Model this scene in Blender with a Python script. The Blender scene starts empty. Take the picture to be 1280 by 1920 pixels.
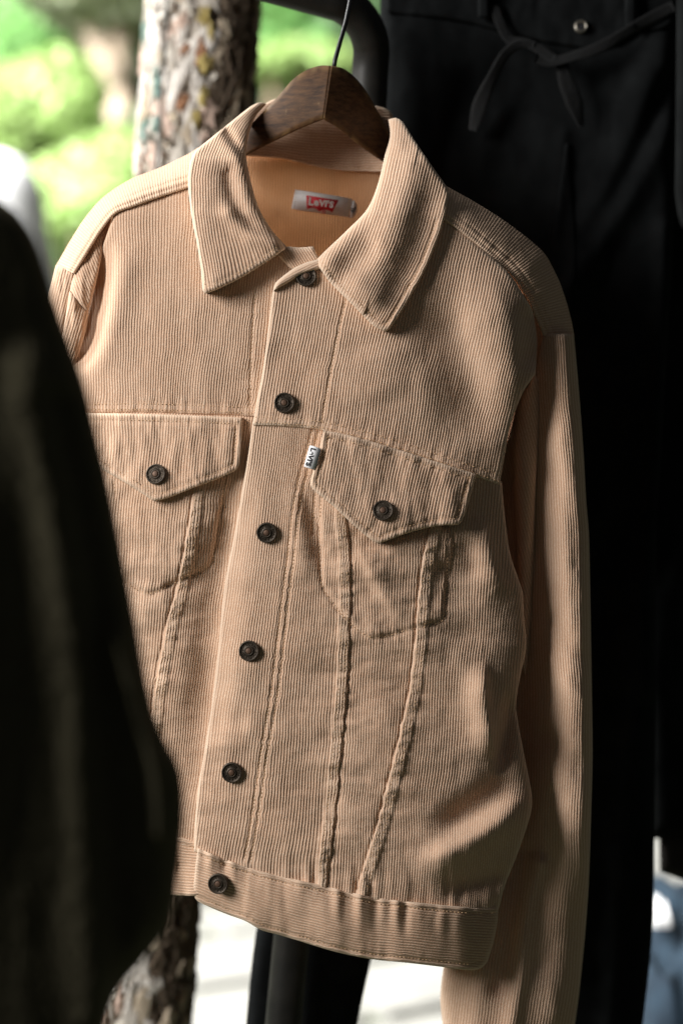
import bpy, math, random
import numpy as np

random.seed(7)
rng = np.random.default_rng(11)
R = math.radians
SC = bpy.context.scene
COL = SC.collection

# ------------------------------------------------------------------ camera, light, exposure
F, D0, CX, CY, CH = 2954.5, 1.30, 640.0, 960.0, 1.35     # focal length in photo pixels, jacket distance, frame centre, eye height
cam_d = bpy.data.cameras.new('camera')
cam = bpy.data.objects.new('camera', cam_d); COL.objects.link(cam)
cam.location = (0, 0, CH); cam.rotation_euler = (R(90), 0, 0)
cam_d.sensor_fit = 'VERTICAL'; cam_d.sensor_height = 36.0; cam_d.lens = 36.0 * F / 1920.0
cam_d.clip_start = 0.05; cam_d.clip_end = 200
cam_d.dof.use_dof = True; cam_d.dof.focus_distance = 1.255; cam_d.dof.aperture_fstop = 2.3
SC.camera = cam
wd = bpy.data.worlds.new('World'); SC.world = wd; wd.use_nodes = True
bg = wd.node_tree.nodes['Background']; bg.inputs[0].default_value = (0.93, 0.97, 1.0, 1); bg.inputs[1].default_value = 0.044

def area(name, loc, target, sx, sy, power, color, spread=math.pi):
    l = bpy.data.lights.new(name, 'AREA'); l.spread = spread; l.shape = 'RECTANGLE'; l.size = sx; l.size_y = sy; l.energy = power; l.color = color
    o = bpy.data.objects.new(name, l); COL.objects.link(o); o.location = loc
    v = np.array(target, float) - np.array(loc, float)
    from mathutils import Vector
    o.rotation_euler = Vector(v).to_track_quat('-Z', 'Y').to_euler()
    return o
area('daylight_from_left', (-1.75, 0.20, 2.10), (-0.03, 1.3, 1.36), 0.72, 1.0, 71, (1.0, 0.975, 0.94))
area('daylight_over_garden', (-4.4, 3.5, 5.8), (-1.2, 8.7, 0.7), 4.0, 4.0, 2500, (1.0, 0.99, 0.95), R(138))
SC.view_settings.view_transform = 'Standard'; SC.view_settings.look = 'None'
SC.view_settings.exposure = 0.0; SC.view_settings.gamma = 1.0
SC.render.engine = 'CYCLES'
SC.cycles.use_denoising = True
SC.cycles.max_bounces = 8

# ------------------------------------------------------------------ helpers
def at(px, py, d):
    return ((px - CX) / F * d, d, CH - (py - CY) / F * d)
def to_world(x, y, h):
    d = D0 - h
    return np.stack([(x - CX) / F * d, d + 0 * x, CH - (y - CY) / F * d], -1)

TAB = rng.random((256, 256))
def vnoise(x, y, seed=0):
    x = np.asarray(x, float) + seed * 17.31; y = np.asarray(y, float) + seed * 9.77
    xi = np.floor(x).astype(int); yi = np.floor(y).astype(int)
    fx = x - xi; fy = y - yi
    fx = fx * fx * (3 - 2 * fx); fy = fy * fy * (3 - 2 * fy)
    a = TAB[xi & 255, yi & 255]; b = TAB[(xi + 1) & 255, yi & 255]
    c = TAB[xi & 255, (yi + 1) & 255]; d = TAB[(xi + 1) & 255, (yi + 1) & 255]
    return ((a * (1 - fx) + b * fx) * (1 - fy) + (c * (1 - fx) + d * fx) * fy) * 2 - 1
def fbm(x, y, seed=0, octv=3):
    s = 0; a = 1.0; t = 0
    for i in range(octv):
        s = s + a * vnoise(x * 2 ** i, y * 2 ** i, seed + i * 3); t += a; a *= 0.5
    return s / t

def curve(pts, step=6.0, closed=False):
    """Catmull-Rom through pts; a third value marks a corner."""
    P = np.array([p[:2] for p in pts], float); n = len(P)
    corner = [len(p) > 2 for p in pts]
    out = []
    rngi = n if closed else n - 1
    for i in range(rngi):
        p1, p2 = P[i], P[(i + 1) % n]
        p0 = P[i - 1] if (i > 0 or closed) else p1 - (p2 - p1)
        p3 = P[(i + 2) % n] if (i + 2 < n or closed) else p2 + (p2 - p1)
        if corner[i]: p0 = p1 - (p2 - p1)
        if corner[(i + 1) % n]: p3 = p2 + (p2 - p1)
        L = np.linalg.norm(p2 - p1); k = max(1, int(L / step))
        m1 = (p2 - p0) / 2; m2 = (p3 - p1) / 2
        lim = L * 1.0
        for m in (m1, m2):
            q = np.linalg.norm(m)
            if q > lim: m *= lim / q
        for j in range(k):
            t = j / k; t2, t3 = t * t, t ** 3
            out.append((2*t3-3*t2+1)*p1 + (t3-2*t2+t)*m1 + (-2*t3+3*t2)*p2 + (t3-t2)*m2)
    if not closed: out.append(P[-1])
    return np.array(out)

def dist_poly(x, y, pl, closed=False):
    """distance, arc length, signed side (+ = right of travel in picture coords), nearest point"""
    pl = np.asarray(pl, float)
    A = pl if closed else pl[:-1]
    B = np.roll(pl, -1, 0) if closed else pl[1:]
    dv = B - A; L2 = (dv ** 2).sum(1) + 1e-9; L = np.sqrt(L2); S0 = np.concatenate([[0], np.cumsum(L)[:-1]])
    x = np.asarray(x, float); shp = x.shape; x = x.ravel(); y = np.asarray(y, float).ravel()
    D = np.empty_like(x); S = np.empty_like(x); G = np.empty_like(x); N = np.empty((len(x), 2))
    for c in range(0, len(x), 20000):
        xs = x[c:c+20000, None]; ys = y[c:c+20000, None]
        t = np.clip(((xs - A[:, 0]) * dv[:, 0] + (ys - A[:, 1]) * dv[:, 1]) / L2, 0, 1)
        qx = A[:, 0] + t * dv[:, 0]; qy = A[:, 1] + t * dv[:, 1]
        d2 = (xs - qx) ** 2 + (ys - qy) ** 2
        k = d2.argmin(1); r = np.arange(len(k))
        D[c:c+20000] = np.sqrt(d2[r, k]); S[c:c+20000] = S0[k] + t[r, k] * L[k]
        N[c:c+20000, 0] = qx[r, k]; N[c:c+20000, 1] = qy[r, k]
        G[c:c+20000] = np.sign(dv[k, 0] * (ys[:, 0] - A[k, 1]) - dv[k, 1] * (xs[:, 0] - A[k, 0]))
    return D.reshape(shp), S.reshape(shp), G.reshape(shp), N.reshape(shp + (2,))

def inside(x, y, poly):
    r = np.zeros(x.shape, bool)
    xs, ys = poly[:, 0], poly[:, 1]; x2, y2 = np.roll(xs, -1), np.roll(ys, -1)
    for a, b, c, d in zip(xs, ys, x2, y2):
        if b == d: continue
        m = ((b > y) != (d > y))
        r ^= m & (x < (c - a) * (y - b) / (d - b) + a)
    return r

def new_mesh(name, V, Q, mat, parent=None, attrs=None, smooth=True, matidx=None):
    me = bpy.data.meshes.new(name)
    V = np.asarray(V, np.float64)
    if parent is not None: V = V - np.array(parent_origin(parent))
    me.vertices.add(len(V)); me.vertices.foreach_set('co', V.astype(np.float32).ravel())
    if isinstance(Q, np.ndarray):
        n, k = Q.shape
        me.loops.add(n * k); me.loops.foreach_set('vertex_index', Q.astype(np.int32).ravel())
        me.polygons.add(n); me.polygons.foreach_set('loop_start', np.arange(0, n * k, k, dtype=np.int32))
    else:
        tot = [len(f) for f in Q]; n = len(Q)
        me.loops.add(sum(tot)); me.loops.foreach_set('vertex_index', np.concatenate([np.array(f, np.int32) for f in Q]))
        me.polygons.add(n); me.polygons.foreach_set('loop_start', np.concatenate([[0], np.cumsum(tot)[:-1]]).astype(np.int32))
    if smooth: me.polygons.foreach_set('use_smooth', np.ones(n, bool))
    mats = mat if isinstance(mat, (list, tuple)) else [mat]
    for m in mats: me.materials.append(m)
    if matidx is not None: me.polygons.foreach_set('material_index', np.asarray(matidx, np.int32))
    if attrs:
        for k, v in attrs.items():
            a = me.attributes.new(k, 'FLOAT', 'POINT'); a.data.foreach_set('value', np.asarray(v, np.float32))
    me.update(calc_edges=True); me.validate()
    o = bpy.data.objects.new(name, me); COL.objects.link(o)
    if parent is not None: o.parent = parent
    return o
def parent_origin(p):
    x = np.zeros(3)
    while p is not None:
        x = x + np.array(p.location); p = p.parent
    return x
def empty(name, loc, label, cat, group=None):
    o = bpy.data.objects.new(name, None); COL.objects.link(o); o.location = loc; o.empty_display_size = 0.05
    tag(o, label, cat, group); return o
def tag(o, label=None, cat=None, group=None, kind=None):
    if label: o['label'] = label
    if cat: o['category'] = cat
    if group: o['group'] = group
    if kind: o['kind'] = kind
    return o

class MB:
    """collects simple shapes into one mesh"""
    def __init__(s): s.v = []; s.f = []; s.m = []
    def add(s, V, Fc, mi=0):
        b = len(s.v); s.v += [tuple(v) for v in V]; s.f += [tuple(i + b for i in f) for f in Fc]; s.m += [mi] * len(Fc); return s
    def tube(s, pts, rad, seg=12, cap=True, mi=0):
        P = np.array(pts, float); n = len(P); rad = np.broadcast_to(rad, (n,))
        T = np.gradient(P, axis=0); T /= np.linalg.norm(T, axis=1)[:, None] + 1e-12
        u = np.cross(T[0], (0.13, 0.2, 1.0)); u /= np.linalg.norm(u)
        V = []
        for i in range(n):
            u = u - T[i] * u.dot(T[i]); u /= np.linalg.norm(u); w = np.cross(T[i], u)
            for k in range(seg):
                a = 2 * math.pi * k / seg; V.append(P[i] + rad[i] * (math.cos(a) * u + math.sin(a) * w))
        Fc = [(i*seg+k, i*seg+(k+1) % seg, (i+1)*seg+(k+1) % seg, (i+1)*seg+k) for i in range(n-1) for k in range(seg)]
        if cap: Fc += [tuple(range(seg))[::-1], tuple((n-1)*seg + k for k in range(seg))]
        return s.add(V, Fc, mi)
    def lathe(s, prof, seg, M, mi=0):
        """prof = [(r, z)], axis local z, M = (origin, ex, ey, ez)"""
        o, ex, ey, ez = [np.array(q, float) for q in M]; V = []
        for r, z in prof:
            for k in range(seg):
                a = 2 * math.pi * k / seg; V.append(o + ex * r * math.cos(a) + ey * r * math.sin(a) + ez * z)
        n = len(prof)
        Fc = [(i*seg+k, i*seg+(k+1) % seg, (i+1)*seg+(k+1) % seg, (i+1)*seg+k) for i in range(n-1) for k in range(seg)]
        Fc += [tuple((n-1)*seg + k for k in range(seg))]
        return s.add(V, Fc, mi)
    def build(s, name, mat, parent=None, smooth=True):
        return new_mesh(name, s.v, s.f, mat, parent, smooth=smooth, matidx=s.m)

# ------------------------------------------------------------------ materials
def mat(name):
    m = bpy.data.materials.new(name); m.use_nodes = True
    nt = m.node_tree; b = nt.nodes['Principled BSDF']; return m, nt, b
def N(nt, t, **kw):
    n = nt.nodes.new(t)
    for k, v in kw.items(): setattr(n, k, v)
    return n
def mixc(nt, fac, a, b):
    m = N(nt, 'ShaderNodeMix', data_type='RGBA'); L = nt.links
    if isinstance(fac, (int, float)): m.inputs[0].default_value = fac
    else: L.new(fac, m.inputs[0])
    for i, c in ((6, a), (7, b)):
        if isinstance(c, tuple): m.inputs[i].default_value = (*c, 1)
        else: L.new(c, m.inputs[i])
    return m.outputs[2]
def noise(nt, scale, detail=3, rough=0.55, vec=None):
    n = N(nt, 'ShaderNodeTexNoise'); n.inputs['Scale'].default_value = scale; n.inputs['Detail'].default_value = detail
    n.inputs['Roughness'].default_value = rough
    if vec is None:
        tc = N(nt, 'ShaderNodeTexCoord'); vec = tc.outputs['Object']
    nt.links.new(vec, n.inputs['Vector']); return n.outputs['Fac']
def ramp(nt, fac, lo, hi):
    r = N(nt, 'ShaderNodeMapRange'); nt.links.new(fac, r.inputs[0]); r.inputs[1].default_value = lo; r.inputs[2].default_value = hi
    return r.outputs[0]
def bump(nt, b, h, strength, dist):
    n = N(nt, 'ShaderNodeBump'); n.inputs['Strength'].default_value = strength; n.inputs['Distance'].default_value = dist
    nt.links.new(h, n.inputs['Height']); nt.links.new(n.outputs[0], b.inputs['Normal'])
def plain(name, col, rough=0.6, metal=0.0, nscale=None, col2=None, bs=0.0, bscale=300, bd=0.001, lo=0.35, hi=0.65):
    m, nt, b = mat(name)
    b.inputs['Roughness'].default_value = rough; b.inputs['Metallic'].default_value = metal
    b.inputs['Base Color'].default_value = (*col, 1)
    if nscale: nt.links.new(mixc(nt, ramp(nt, noise(nt, nscale), lo, hi), col, col2), b.inputs['Base Color'])
    if bs: bump(nt, b, noise(nt, bscale), bs, bd)
    return m
def attr(nt, name):
    a = N(nt, 'ShaderNodeAttribute'); a.attribute_name = name; return a.outputs['Fac']

def corduroy(name, top, low, worn, stain=(0.46, 0.27, 0.13)):
    m, nt, b = mat(name); L = nt.links
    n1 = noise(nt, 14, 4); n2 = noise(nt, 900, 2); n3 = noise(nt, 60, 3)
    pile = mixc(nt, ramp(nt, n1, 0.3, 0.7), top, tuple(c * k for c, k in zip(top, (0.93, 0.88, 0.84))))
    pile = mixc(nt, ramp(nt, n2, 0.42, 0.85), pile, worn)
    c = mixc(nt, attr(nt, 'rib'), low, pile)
    c = mixc(nt, attr(nt, 'wear'), c, worn)
    L.new(c, b.inputs['Base Color'])
    b.inputs['Roughness'].default_value = 0.95
    b.inputs['Specular IOR Level'].default_value = 0.12
    b.inputs['Sheen Weight'].default_value = 0.15; b.inputs['Sheen Roughness'].default_value = 0.6
    b.inputs['Sheen Tint'].default_value = (1, 0.85, 0.7, 1)
    bump(nt, b, n2, 0.5, 0.0006)
    return m
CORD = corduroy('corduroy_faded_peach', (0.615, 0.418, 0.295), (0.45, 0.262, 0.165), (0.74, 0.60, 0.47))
INSIDE = corduroy('corduroy_reverse_orange', (0.80, 0.49, 0.29), (0.60, 0.27, 0.12), (0.82, 0.56, 0.36))
def add_translucency(m, col, f):
    nt = m.node_tree; tr = N(nt, 'ShaderNodeBsdfTranslucent'); tr.inputs[0].default_value = (*col, 1); mx = N(nt, 'ShaderNodeMixShader'); mx.inputs[0].default_value = f
    out = nt.nodes['Material Output']; b = nt.nodes['Principled BSDF']; nt.links.new(b.outputs[0], mx.inputs[1]); nt.links.new(tr.outputs[0], mx.inputs[2]); nt.links.new(mx.outputs[0], out.inputs[0])
add_translucency(INSIDE, (0.90, 0.42, 0.19), 0.32)
THREAD = plain('thread_tan', (0.56, 0.36, 0.20), 0.8)

# ------------------------------------------------------------------ jacket height field (metres towards the viewer)
def interp(y, ys, xs): return np.interp(y, ys, xs)
def Lb(y): return interp(y, [250, 400, 500, 700, 900, 1200, 1600, 1850], [150, 118, 96, 100, 110, 165, 235, 262])
def Rb(y): return interp(y, [250, 420, 520, 640, 720, 905, 1000, 1100, 1210, 1290, 1330, 1400, 1470, 1505, 1540, 1605, 1697, 1820],
                         [960, 985, 1030, 1040, 1024, 975, 972, 990, 998, 985, 980, 990, 1002, 1006, 1000, 979, 942, 925])
def base(x, y):
    l, r = Lb(y), Rb(y); c = (l + r) / 2; hw = (r - l) / 2
    t = np.clip(np.abs((x - c) / hw), 0, 1)
    H = interp(y, [180, 240, 300, 400, 600, 900, 1400, 1800], [-0.03, 0.0, 0.028, 0.042, 0.050, 0.054, 0.057, 0.050])
    return H * np.power(np.clip(1 - t ** 2.6, 0, 1), 0.5)

WR = []   # (polyline, amplitude, sigma on the left, sigma on the right)
def wr(pts, amp, sl, sr=None): WR.append((curve(pts, 12), amp, sl, sr or sl))
# folds of the front, as they hang
wr([(905,1240),(910,1330),(921,1395),(927,1425)], 0.014, 20, 7)
wr([(958,1290),(950,1360),(938,1420),(936,1455)], -0.016, 9, 15)
wr([(1000,1490),(930,1548),(860,1590),(770,1640)], 0.014, 20, 24)
wr([(975,1440),(900,1505),(800,1560)], -0.009, 22, 22)
wr([(960,1630),(900,1655),(830,1672)], -0.008, 16, 16)
wr([(668,1005),(700,1080),(735,1135),(775,1182)], 0.0040, 9, 16)
wr([(566,890),(588,980),(604,1060),(640,1130)], -0.0035, 10, 16)
wr([(548,900),(560,1000),(575,1100)], 0.003, 14, 12)
wr([(800,1020),(850,1120),(880,1250)], -0.004, 34, 34)
wr([(900,960),(925,1080),(960,1110)], 0.006, 24, 12)
wr([(870,1000),(890,1090)], -0.004, 14, 14)
wr([(800,540),(868,690),(905,840)], -0.010, 40, 34)
wr([(905,500),(955,640),(945,800)], 0.009, 40, 28)
wr([(690,640),(720,760)], 0.003, 40, 50)
wr([(1010,560),(1012,640),(1006,700)], -0.022, 20, 18)
wr([(440,800),(432,950),(405,1150),(385,1330),(355,1500)], -0.013, 30, 26)
wr([(222,430),(216,540),(200,620),(176,700)], 0.004, 10, 26)
wr([(190,440),(182,540),(160,640),(140,700)], -0.030, 26, 16)
wr([(300,1120),(400,1060)], -0.004, 24, 24)
wr([(250,1150),(330,1130)], 0.003, 20, 20)
wr([(400,1180),(440,1250),(500,1260)], 0.0025, 18, 18)
wr([(395,1340),(470,1352)], -0.0022, 16, 16)
wr([(680,1230),(780,1300),(860,1420)], -0.003, 40, 40)
wr([(500,640),(560,700),(600,720)], -0.002, 30, 30)
wr([(540,1420),(600,1480),(640,1560)], -0.003, 26, 26)

def folds(x, y):
    h = np.zeros_like(x)
    for pl, a, sl, sr in WR:
        m = max(sl, sr) * 3.2
        k = (x > pl[:, 0].min() - m) & (x < pl[:, 0].max() + m) & (y > pl[:, 1].min() - m) & (y < pl[:, 1].max() + m)
        if not k.any(): continue
        d, s, g, _ = dist_poly(x[k], y[k], pl)
        tot = np.linalg.norm(np.diff(pl, axis=0), axis=1).sum()
        sg = np.where(g > 0, sl, sr)   # g>0: left side of a downward line in picture coords
        tp = np.clip(np.minimum(s, tot - s) / (0.35 * tot) + 0.12, 0, 1); tp = tp * tp * (3 - 2 * tp)
        h[k] += a * np.exp(-0.5 * (d / sg) ** 2) * tp
    h += 0.0024 * fbm(x / 150, y / 190, 3) + 0.0010 * fbm(x / 46, y / 80, 5)
    return h
def crumple(x, y):
    w = np.clip((y - 900) / 150, 0, 1) * np.clip((1680 - y) / 60, 0.2, 1)
    m = np.exp(-0.5 * ((x - np.interp(y, [900, 1650], [735, 645])) / 95) ** 2) + 0.8 * np.exp(-0.5 * ((x - np.interp(y, [900, 1560], [350, 280])) / 60) ** 2) + 0.35
    return w * m * (0.0016 * fbm(x / 70, y / 24, 33) + 0.0016 * vnoise(x / 120 + y / 300, y / 46, 36))
def body(x, y): return base(x, y) + folds(x, y) + crumple(x, y)

POUCH_R = curve([(602,900),(598,1000),(602,1095,1),(655,1168),(700,1196),(830,1163,1),(836,1120),(842,990),(720,960)], 8, True)
POUCH_L = curve([(424,880),(412,970),(396,1062,1),(330,1092),(278,1113),(205,1075,1),(190,960),(214,880)], 8, True)
def pouch(x, y, P):
    m = (x > P[:, 0].min()) & (x < P[:, 0].max()) & (y > P[:, 1].min()) & (y < P[:, 1].max()); h = np.zeros_like(x)
    if m.any():
        xs, ys = x[m], y[m]; d, s, _, _ = dist_poly(xs, ys, P, True); k = np.where(inside(xs, ys, P), np.clip(d / 9, 0, 1), 0)
        h[m] = k * (0.0022 + 0.0016 * fbm(xs / 40, ys / 48, 23) + 0.0004 * vnoise(xs / 17, ys / 21, 24))
    return h

def dash(s): return (np.mod(s, 7.2) < 5.0).astype(float)
def stitch_line(h, x, y, pl, closed=False, depth=0.0007, width=2.2, pk=0.0011, pr=20.0, seed=1):
    d, s, g, _ = dist_poly(x, y, pl, closed)
    h = h - depth * np.exp(-0.5 * (d / width) ** 2)
    h = h + pk * np.exp(-d / pr) * vnoise(s / 8.5, d / 55 * 1.0, seed) + 0.6 * pk * np.exp(-d / (pr * 1.6)) * vnoise(s / 21, d / 70, seed + 2)
    return h, d
def fell(h, x, y, pl, w=15.0, t=0.0021, side=1, seed=4):
    """felled seam: a raised band on one side of the line, sharp drop on the other"""
    d, s, g, _ = dist_poly(x, y, pl)
    sd = d * g * side + 1.6 * vnoise(s / 17, s * 0 + 3, seed) + 0.8 * vnoise(s / 7, s * 0 + 7, seed)
    band = 1 / (1 + np.exp(-(sd + 0.8) / 0.8)) * 1 / (1 + np.exp((sd - w) / 1.5))
    h = h + t * band * (0.85 + 0.3 * vnoise(s / 12, sd / 40, seed + 3)) - 0.0013 * np.exp(-0.5 * ((sd + 2.2) / 2.0) ** 2)
    inb = np.exp(-np.maximum(0, np.maximum(-sd, sd - w)) / 14)
    h = h + 0.0006 * inb * vnoise(s / 8, sd / 22, seed) + 0.0008 * inb * vnoise(s / 21, sd / 60, seed + 1)
    for o in (5.0, 10.0, 15.0):
        h = h - 0.0009 * np.exp(-0.5 * ((sd - o) / 1.3) ** 2) * (0.6 + 0.4 * np.sin(s * 0.9))
    return h, band

def finish(name, parent, X, Y, H, keep, rib, wear, material, rim=0.0045):
    """grid -> mesh with a turned-back rim round the border"""
    ny, nx = X.shape
    idx = np.arange(nx * ny).reshape(ny, nx)
    q = np.stack([idx[:-1, :-1], idx[1:, :-1], idx[1:, 1:], idx[:-1, 1:]], -1)[keep]
    used = np.unique(q); mp = -np.ones(nx * ny, int); mp[used] = np.arange(len(used)); q = mp[q]
    x, y, h = X.ravel()[used], Y.ravel()[used], H.ravel()[used]
    rb, we = rib.ravel()[used], wear.ravel()[used]
    V = to_world(x, y, h)
    e = np.concatenate([q[:, [0, 1]], q[:, [1, 2]], q[:, [2, 3]], q[:, [3, 0]]])
    key = np.sort(e, 1); key = key[:, 0] * (len(used) + 1) + key[:, 1]
    u, inv, cnt = np.unique(key, return_inverse=True, return_counts=True)
    be = e[cnt[inv.ravel()] == 1]
    bv = np.unique(be); m2 = -np.ones(len(used), int); m2[bv] = np.arange(len(bv)) + len(used)
    Vr = to_world(x[bv], y[bv], h[bv] - rim)
    q2 = np.stack([be[:, 1], be[:, 0], m2[be[:, 0]], m2[be[:, 1]]], -1)
    V = np.concatenate([V, Vr]); Q = np.concatenate([q, q2])
    return new_mesh(name, V, Q, material, parent, {'rib': np.concatenate([rb, rb[bv]]), 'wear': np.concatenate([we, we[bv]])})

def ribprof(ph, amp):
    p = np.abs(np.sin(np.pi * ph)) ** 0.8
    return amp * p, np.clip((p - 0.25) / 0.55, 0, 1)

def panel(name, parent, outline, hfun, flow=None, along='y', pitch=5.15, ramp_=0.00070, material=None, su=5, dv=5.0, warp=1.0,
          bead=(5.0, 0.0022), stitches=(), fells=(), inset=None, edge_wear=0.5, rolls=(), pk=0.0005, seed=1, rim=0.0045, lift=None):
    P = curve(outline, 6.0, closed=True)
    x0, y0 = P.min(0) - 14; x1, y1 = P.max(0) + 14
    ru, rv = ((x0, x1), (y0, y1)) if along == 'y' else ((y0, y1), (x0, x1))
    ext = 170 if flow else 0
    U1 = np.arange(math.floor((ru[0] - ext) / pitch) * pitch, ru[1] + ext, pitch / su); V1 = np.arange(rv[0], rv[1] + dv, dv)
    U, V = np.meshgrid(U1, V1)
    if flow: A = flow(U, V)
    else: A = U.copy()
    X, Y = (A, V.copy()) if along == 'y' else (V.copy(), A)
    # coarse crop
    near = (X > x0 - 8) & (X < x1 + 8) & (Y > y0 - 8) & (Y < y1 + 8)
    c = near.any(0); X, Y, U, V = X[:, c], Y[:, c], U[:, c], V[:, c]
    wob = warp * (5.0 * fbm(X / 170, Y / 110, seed + 17, 2) + 1.5 * fbm(X / 60, Y / 50, seed + 20) + 0.35 * vnoise(X / 16, Y / 14, seed + 31))
    lines = [curve(s, 8) for s in stitches] + [curve(f[0], 8) for f in fells]
    for pl in lines:
        d, s, g, _ = dist_poly(X, Y, pl); wob = wob + 2.3 * np.exp(-d / 12) * vnoise(s / 9, d / 60, seed + 40)
    if along == 'y': X = X + wob
    else: Y = Y + wob
    d, s, g, near_p = dist_poly(X, Y, P, True)
    ins = inside(X, Y, P)
    if inset:
        w2 = 2.2 * np.exp(-np.abs(d - inset) / 9) * vnoise(s / 9, d / 50, seed + 41)
        if along == 'y': X = X + np.where(ins, w2, 0)
        else: Y = Y + np.where(ins, w2, 0)
    keep = ins[:-1, :-1] | ins[1:, :-1] | ins[1:, 1:] | ins[:-1, 1:]
    cor = np.zeros_like(ins); cor[:-1, :-1] |= keep; cor[1:, :-1] |= keep; cor[1:, 1:] |= keep; cor[:-1, 1:] |= keep
    sn = cor & ~ins
    X[sn] = near_p[sn][:, 0]; Y[sn] = near_p[sn][:, 1]; d = np.where(ins, d, 0)
    sel = cor
    xs, ys = X[sel], Y[sel]
    h = hfun(xs, ys)
    rs = np.ones_like(xs) * (1 + 0.10 * vnoise(xs / 5, ys / 13, seed + 50) + 0.12 * fbm(xs / 50, ys / 50, seed + 51))
    dd = d[sel]
    def surf(h, xs, ys, dd, s_):
        k = np.clip(dd / bead[0], 0, 1)
        h = h + bead[1] * (np.sqrt(np.clip(1 - (1 - k) ** 2, 0, 1)) - 1)
        return h
    h = surf(h, xs, ys, dd, None)
    if inset:
        h = h - 0.0010 * np.exp(-0.5 * ((dd - inset) / 2.2) ** 2)
        ss = s[sel]
        h = h + pk * np.exp(-np.abs(dd - inset) / 14) * vnoise(ss / 8.5, dd / 60, seed) + 0.7 * pk * np.exp(-np.abs(dd - inset) / 24) * vnoise(ss / 20, dd / 60, seed + 2)
    for i, st in enumerate(stitches):
        h, ds = stitch_line(h, xs, ys, curve(st, 8), seed=seed + i, pk=pk)
        rs *= 1 - 0.55 * np.exp(-0.5 * (ds / 2.2) ** 2)
    wear = edge_wear * np.exp(-dd / 3.2) + 0.10 * np.clip(fbm(xs / 35, ys / 60, seed + 60), 0, 1)
    for i, f in enumerate(fells):
        h, bnd = fell(h, xs, ys, curve(f[0], 8), w=f[1], side=f[2], seed=seed + 5 + i)
        rs *= 1 - 0.1 * bnd; wear = wear + 0.28 * bnd * (0.6 + 0.4 * vnoise(xs / 6, ys / 6, seed + 9))
    for pl, rad, dep in rolls:
        dr, _, _, _ = dist_poly(xs, ys, curve(pl, 8))
        k = np.clip(dr / rad, 0, 1)
        h = h + dep * (np.sqrt(np.clip(1 - (1 - k) ** 2, 0, 1)) - 1)
    rs *= np.clip(0.25 + dd / 7, 0, 1)
    if inset: rs *= 1 - 0.5 * np.exp(-0.5 * ((dd - inset) / 2.0) ** 2)
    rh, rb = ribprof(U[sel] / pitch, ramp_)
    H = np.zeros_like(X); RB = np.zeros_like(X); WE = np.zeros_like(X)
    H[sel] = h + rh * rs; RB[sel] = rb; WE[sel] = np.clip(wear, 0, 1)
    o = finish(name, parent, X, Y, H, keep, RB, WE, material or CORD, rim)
    # thread of the seams
    tl = []
    for st in stitches: tl.append((curve(st, 4), False))
    for f in fells:
        for off in (5.0, 15.0):
            pl = curve(f[0], 8); t = np.gradient(pl, axis=0); t /= np.linalg.norm(t, axis=1)[:, None]
            nrm = np.stack([t[:, 1], -t[:, 0]], 1) * -f[2]
            tl.append((pl + nrm * off, False))
    if inset:
        c_ = P.mean(0); t = np.roll(P, -1, 0) - np.roll(P, 1, 0); t /= np.linalg.norm(t, axis=1)[:, None] + 1e-9
        area2 = np.sum(P[:, 0] * np.roll(P[:, 1], -1) - np.roll(P[:, 0], -1) * P[:, 1])
        nrm = np.stack([-t[:, 1], t[:, 0]], 1) * np.sign(area2)
        tl.append((P + nrm * inset, True))
    Vt, Ft = [], []
    for pl, cl in tl:
        if cl: pl = np.concatenate([pl, pl[:1]])
        seg = np.linalg.norm(np.diff(pl, axis=0), axis=1); S = np.concatenate([[0], np.cumsum(seg)])
        a = np.arange(0, S[-1] - 5, 7.0) + rng.uniform(-0.5, 0.5, len(np.arange(0, S[-1] - 5, 7.0))); b = a + 4.4
        pa = np.stack([np.interp(a, S, pl[:, 0]), np.interp(a, S, pl[:, 1])], 1); pb = np.stack([np.interp(b, S, pl[:, 0]), np.interp(b, S, pl[:, 1])], 1)
        ok = inside(pa[:, 0], pa[:, 1], P) & inside(pb[:, 0], pb[:, 1], P); pa, pb = pa[ok], pb[ok]
        if not len(pa): continue
        # lay each stitch on the finished surface
        if 'bins' not in locals():
            gx, gy, gh = X[sel], Y[sel], H[sel]; bx0, by0 = gx.min(), gy.min(); bw = int((gx.max() - bx0) / 5) + 2; bh_ = int((gy.max() - by0) / 5) + 2
            bi = ((gy - by0) / 5).astype(int) * bw + ((gx - bx0) / 5).astype(int)
            bins = np.bincount(bi, gh, bw * bh_) / np.maximum(np.bincount(bi, None, bw * bh_), 1); bcnt = np.bincount(bi, None, bw * bh_)
        def look(p):
            i = ((p[:, 1] - by0) / 5).astype(int) * bw + ((p[:, 0] - bx0) / 5).astype(int); i = np.clip(i, 0, len(bins) - 1)
            return np.where(bcnt[i] > 0, bins[i], np.nan)
        pm = (pa + pb) / 2; hm = look(pm)
        for A_, B_, h_ in zip(pa, pb, hm):
            if np.isnan(h_): continue
            t = B_ - A_; t = t / (np.linalg.norm(t) + 1e-9); n = np.array([-t[1], t[0]]) * 0.95
            M_ = (A_ + B_) / 2
            pts = [A_ - n * .5, A_ + n * .5, B_ + n * .5, B_ - n * .5, M_ - n, M_ + n]
            hs = np.array([h_ - .0004] * 4 + [h_ + .0004] * 2)
            w = to_world(np.array([p[0] for p in pts]), np.array([p[1] for p in pts]), hs); b0 = len(Vt)
            top = to_world(np.array([M_[0]]), np.array([M_[1]]), np.array([h_ + .0007]))[0]
            Vt += [tuple(v) for v in w] + [tuple(top)]
            Ft += [(b0, b0+4, b0+6), (b0+4, b0+3, b0+6), (b0+3, b0+2, b0+6), (b0+2, b0+5, b0+6), (b0+5, b0+1, b0+6), (b0+1, b0, b0+6)]
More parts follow.
